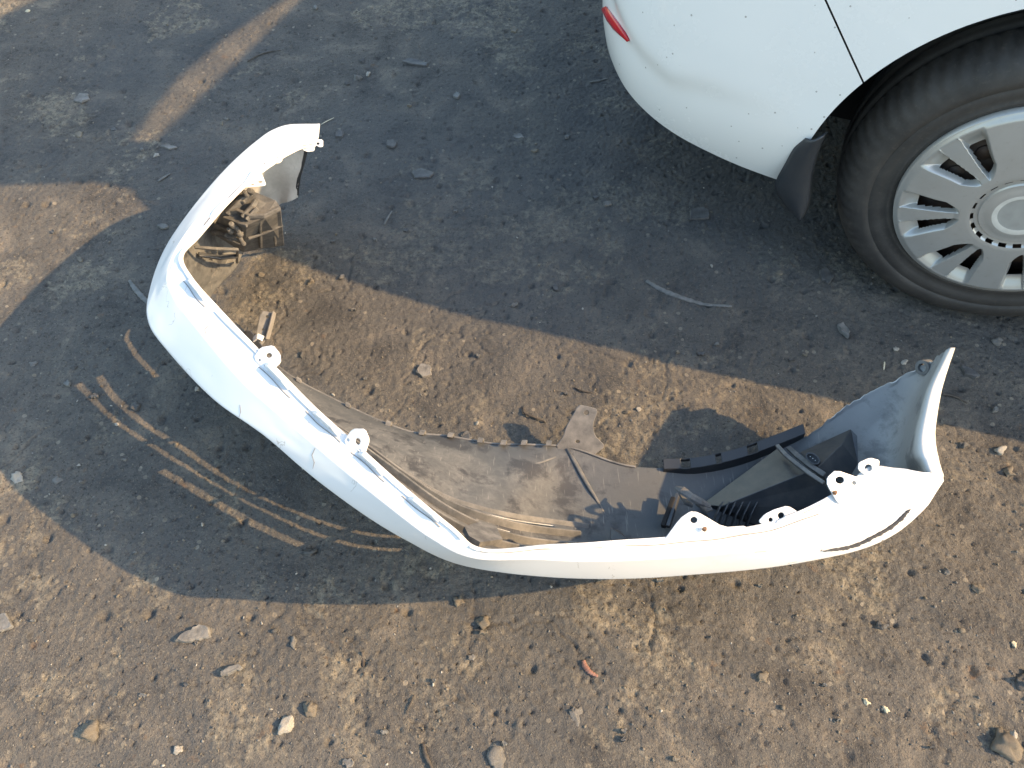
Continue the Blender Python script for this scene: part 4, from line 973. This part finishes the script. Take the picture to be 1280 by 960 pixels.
strand([(480, 281), (486, 270), (490, 264)], .0025, 'hose', 'grey sliver in the shadow beyond the housing', 'sliver', 'sliver', .6)
strand([(402, 158), (410, 153), (418, 149)], .0012, 'bone', 'pale stalk beside the far wing tip', 'straw', 'straw', .7)
strand([(186, 380), (178, 372), (168, 360), (163, 352)], .006, 'hose', 'flat grey scrap poking out behind the bumper corner', 'scrap', 'scrap', .4)

# pebbles: each an object of its own
pm = [blob(900 + k, 2, (1, random.uniform(.6, .95), random.uniform(.45, .8)), .3, 3) for k in range(8)]
mats_p = ['s_grey', 's_tan', 's_tan', 's_pale', 's_dark', 's_grey', 's_dark', 's_tan']
for me_, k in zip(pm, mats_p):
    me_.materials.append(M[k]); me_.polygons.foreach_set('use_smooth', [True] * len(me_.polygons))
names = dict(s_grey='grey', s_tan='tan', s_pale='pale', s_dark='dark')
def scatter_xy():
    while True:
        x, y = rng.uniform(-40, 1320), rng.uniform(-30, 990)
        p = at(x, y, 0)
        if (x - 480) ** 2 + (y - 420) ** 2 < 1: continue
        if rng.random() < .35 + .65 * min(1, (y + 200) / 900): return p
pn = 0
while pn < 80:
    p = scatter_xy(); k = int(rng.integers(0, 8))
    o = bpy.data.objects.new('pebble', pm[k]); COL.objects.link(o); s_ = .0028 + .0040 * rng.random() ** 2.5
    o.location = (p.x, p.y, gz(p.x, p.y) + s_ * .15); o.scale = (s_,) * 3; o.rotation_euler = tuple(rng.uniform(0, 6, 3))
    c_ = names[mats_p[k]]; d_ = p - Vector((0, 0, CAM_H)); kx = 1 / d_.dot(_F); px = 640 + FPX * d_.dot(_R) * kx; py = 480 - FPX * d_.dot(_U) * kx
    if py < 250 and px < 420: w_ = 'in the shadow at the upper left of the yard'
    elif py < 330 and px < 760: w_ = 'in the car shadow beyond the bumper'
    elif py < 430 and px >= 700: w_ = 'on the shaded dirt beside the car'
    elif px < 560 and 400 < py < 745 and py > 380 + (px - 200) * .8: w_ = 'in the bumper shadow or left of it'
    elif py > 720: w_ = 'on the lit dirt at the foot of the view, ' + ('left' if px < 430 else 'middle' if px < 860 else 'right')
    elif px > 1100: w_ = 'on the lit dirt right of the near wing'
    else: w_ = 'on the lit dirt inside or beside the bumper'
    tag(o, f'{c_} pebble lying loose {w_}', 'pebble', f'{c_} pebbles {w_}'); pn += 1
fn_ = 0
while fn_ < 90:
    p = scatter_xy(); d_ = p - Vector((0, 0, CAM_H)); kx = 1 / d_.dot(_F); px = 640 + FPX * d_.dot(_R) * kx; py = 480 - FPX * d_.dot(_U) * kx
    if rng.random() < .45 and py > 500: continue
    r_ = .005 + .009 * rng.random() ** 2; k = int(rng.integers(5, 8)); e_ = rng.uniform(.35, .9); a0 = rng.uniform(0, 6.28)
    pts = [(px + r_ * 560 * math.cos(a) * q_, py + r_ * 560 * e_ * math.sin(a) * q_) for a, q_ in ((a0 + 2 * math.pi * i / k, rng.uniform(.7, 1.2)) for i in range(k))]
    if py < 250 and px < 420: w_ = 'in the shadow at the upper left of the yard'
    elif py < 330 and px < 760: w_ = 'in the car shadow beyond the bumper'
    elif py < 430 and px >= 700: w_ = 'on the shaded dirt beside the car'
    elif px < 560 and 400 < py < 745: w_ = 'in the bumper shadow or left of it'
    elif py > 720: w_ = 'on the lit dirt at the foot of the view'
    elif px > 1100: w_ = 'on the lit dirt right of the near wing'
    else: w_ = 'on the lit dirt inside or beside the bumper'
    mk = ['s_dark', 's_grey', 'hose', 's_tan'][int(rng.integers(0, 4))]; cn = dict(s_dark='dark', s_grey='grey', hose='slate grey', s_tan='brown')[mk]
    flake(px, py, pts, mk, f'small {cn} flake pressed {w_}', 'small_flake', 'flake', .003 + .003 * rng.random(), .12, f'small {cn} flakes {w_}'); fn_ += 1
# grit: far too many to count
gm = blob(777, 1, (1, .8, .6), .4, 2); gv = np.array([v.co[:] for v in gm.vertices]); gf = np.array([p.vertices[:] for p in gm.polygons])
NG = 9000; VS = []; FS = []; MI = []
for k in range(NG):
    p = scatter_xy(); l_ = float(loose[int(np.clip((p.y - GY0) / GS, 0, ny - 1)), int(np.clip((p.x - GX0) / GS, 0, nx - 1))])
    if rng.random() > .35 + .65 * l_: continue
    s_ = .0009 + .0026 * rng.random() ** 3; a = rng.uniform(0, 6.28); ca, sa = math.cos(a), math.sin(a)
    v = gv * s_ * (1, rng.uniform(.6, 1.1), 1); v = np.stack([v[:, 0] * ca - v[:, 1] * sa, v[:, 0] * sa + v[:, 1] * ca, v[:, 2]], 1) + (p.x, p.y, gz(p.x, p.y) + s_ * .2)
    FS.append(gf + len(VS) * len(gv)); VS.append(v); MI += [int(rng.choice(4, p=[.32, .42, .04, .22]))] * len(gf)
me = bpy.data.meshes.new('grit'); me.from_pydata(np.vstack(VS).tolist(), [], np.vstack(FS).tolist()); me.update()
grit = link('grit', me, [M['s_grey'], M['s_tan'], M['s_pale'], M['s_dark']], None, True); me.polygons.foreach_set('material_index', np.array(MI, np.int32))
tag(grit, 'fine grit and crumbs strewn over the dirt', 'grit', None, 'stuff')
bpy.data.meshes.remove(gm)
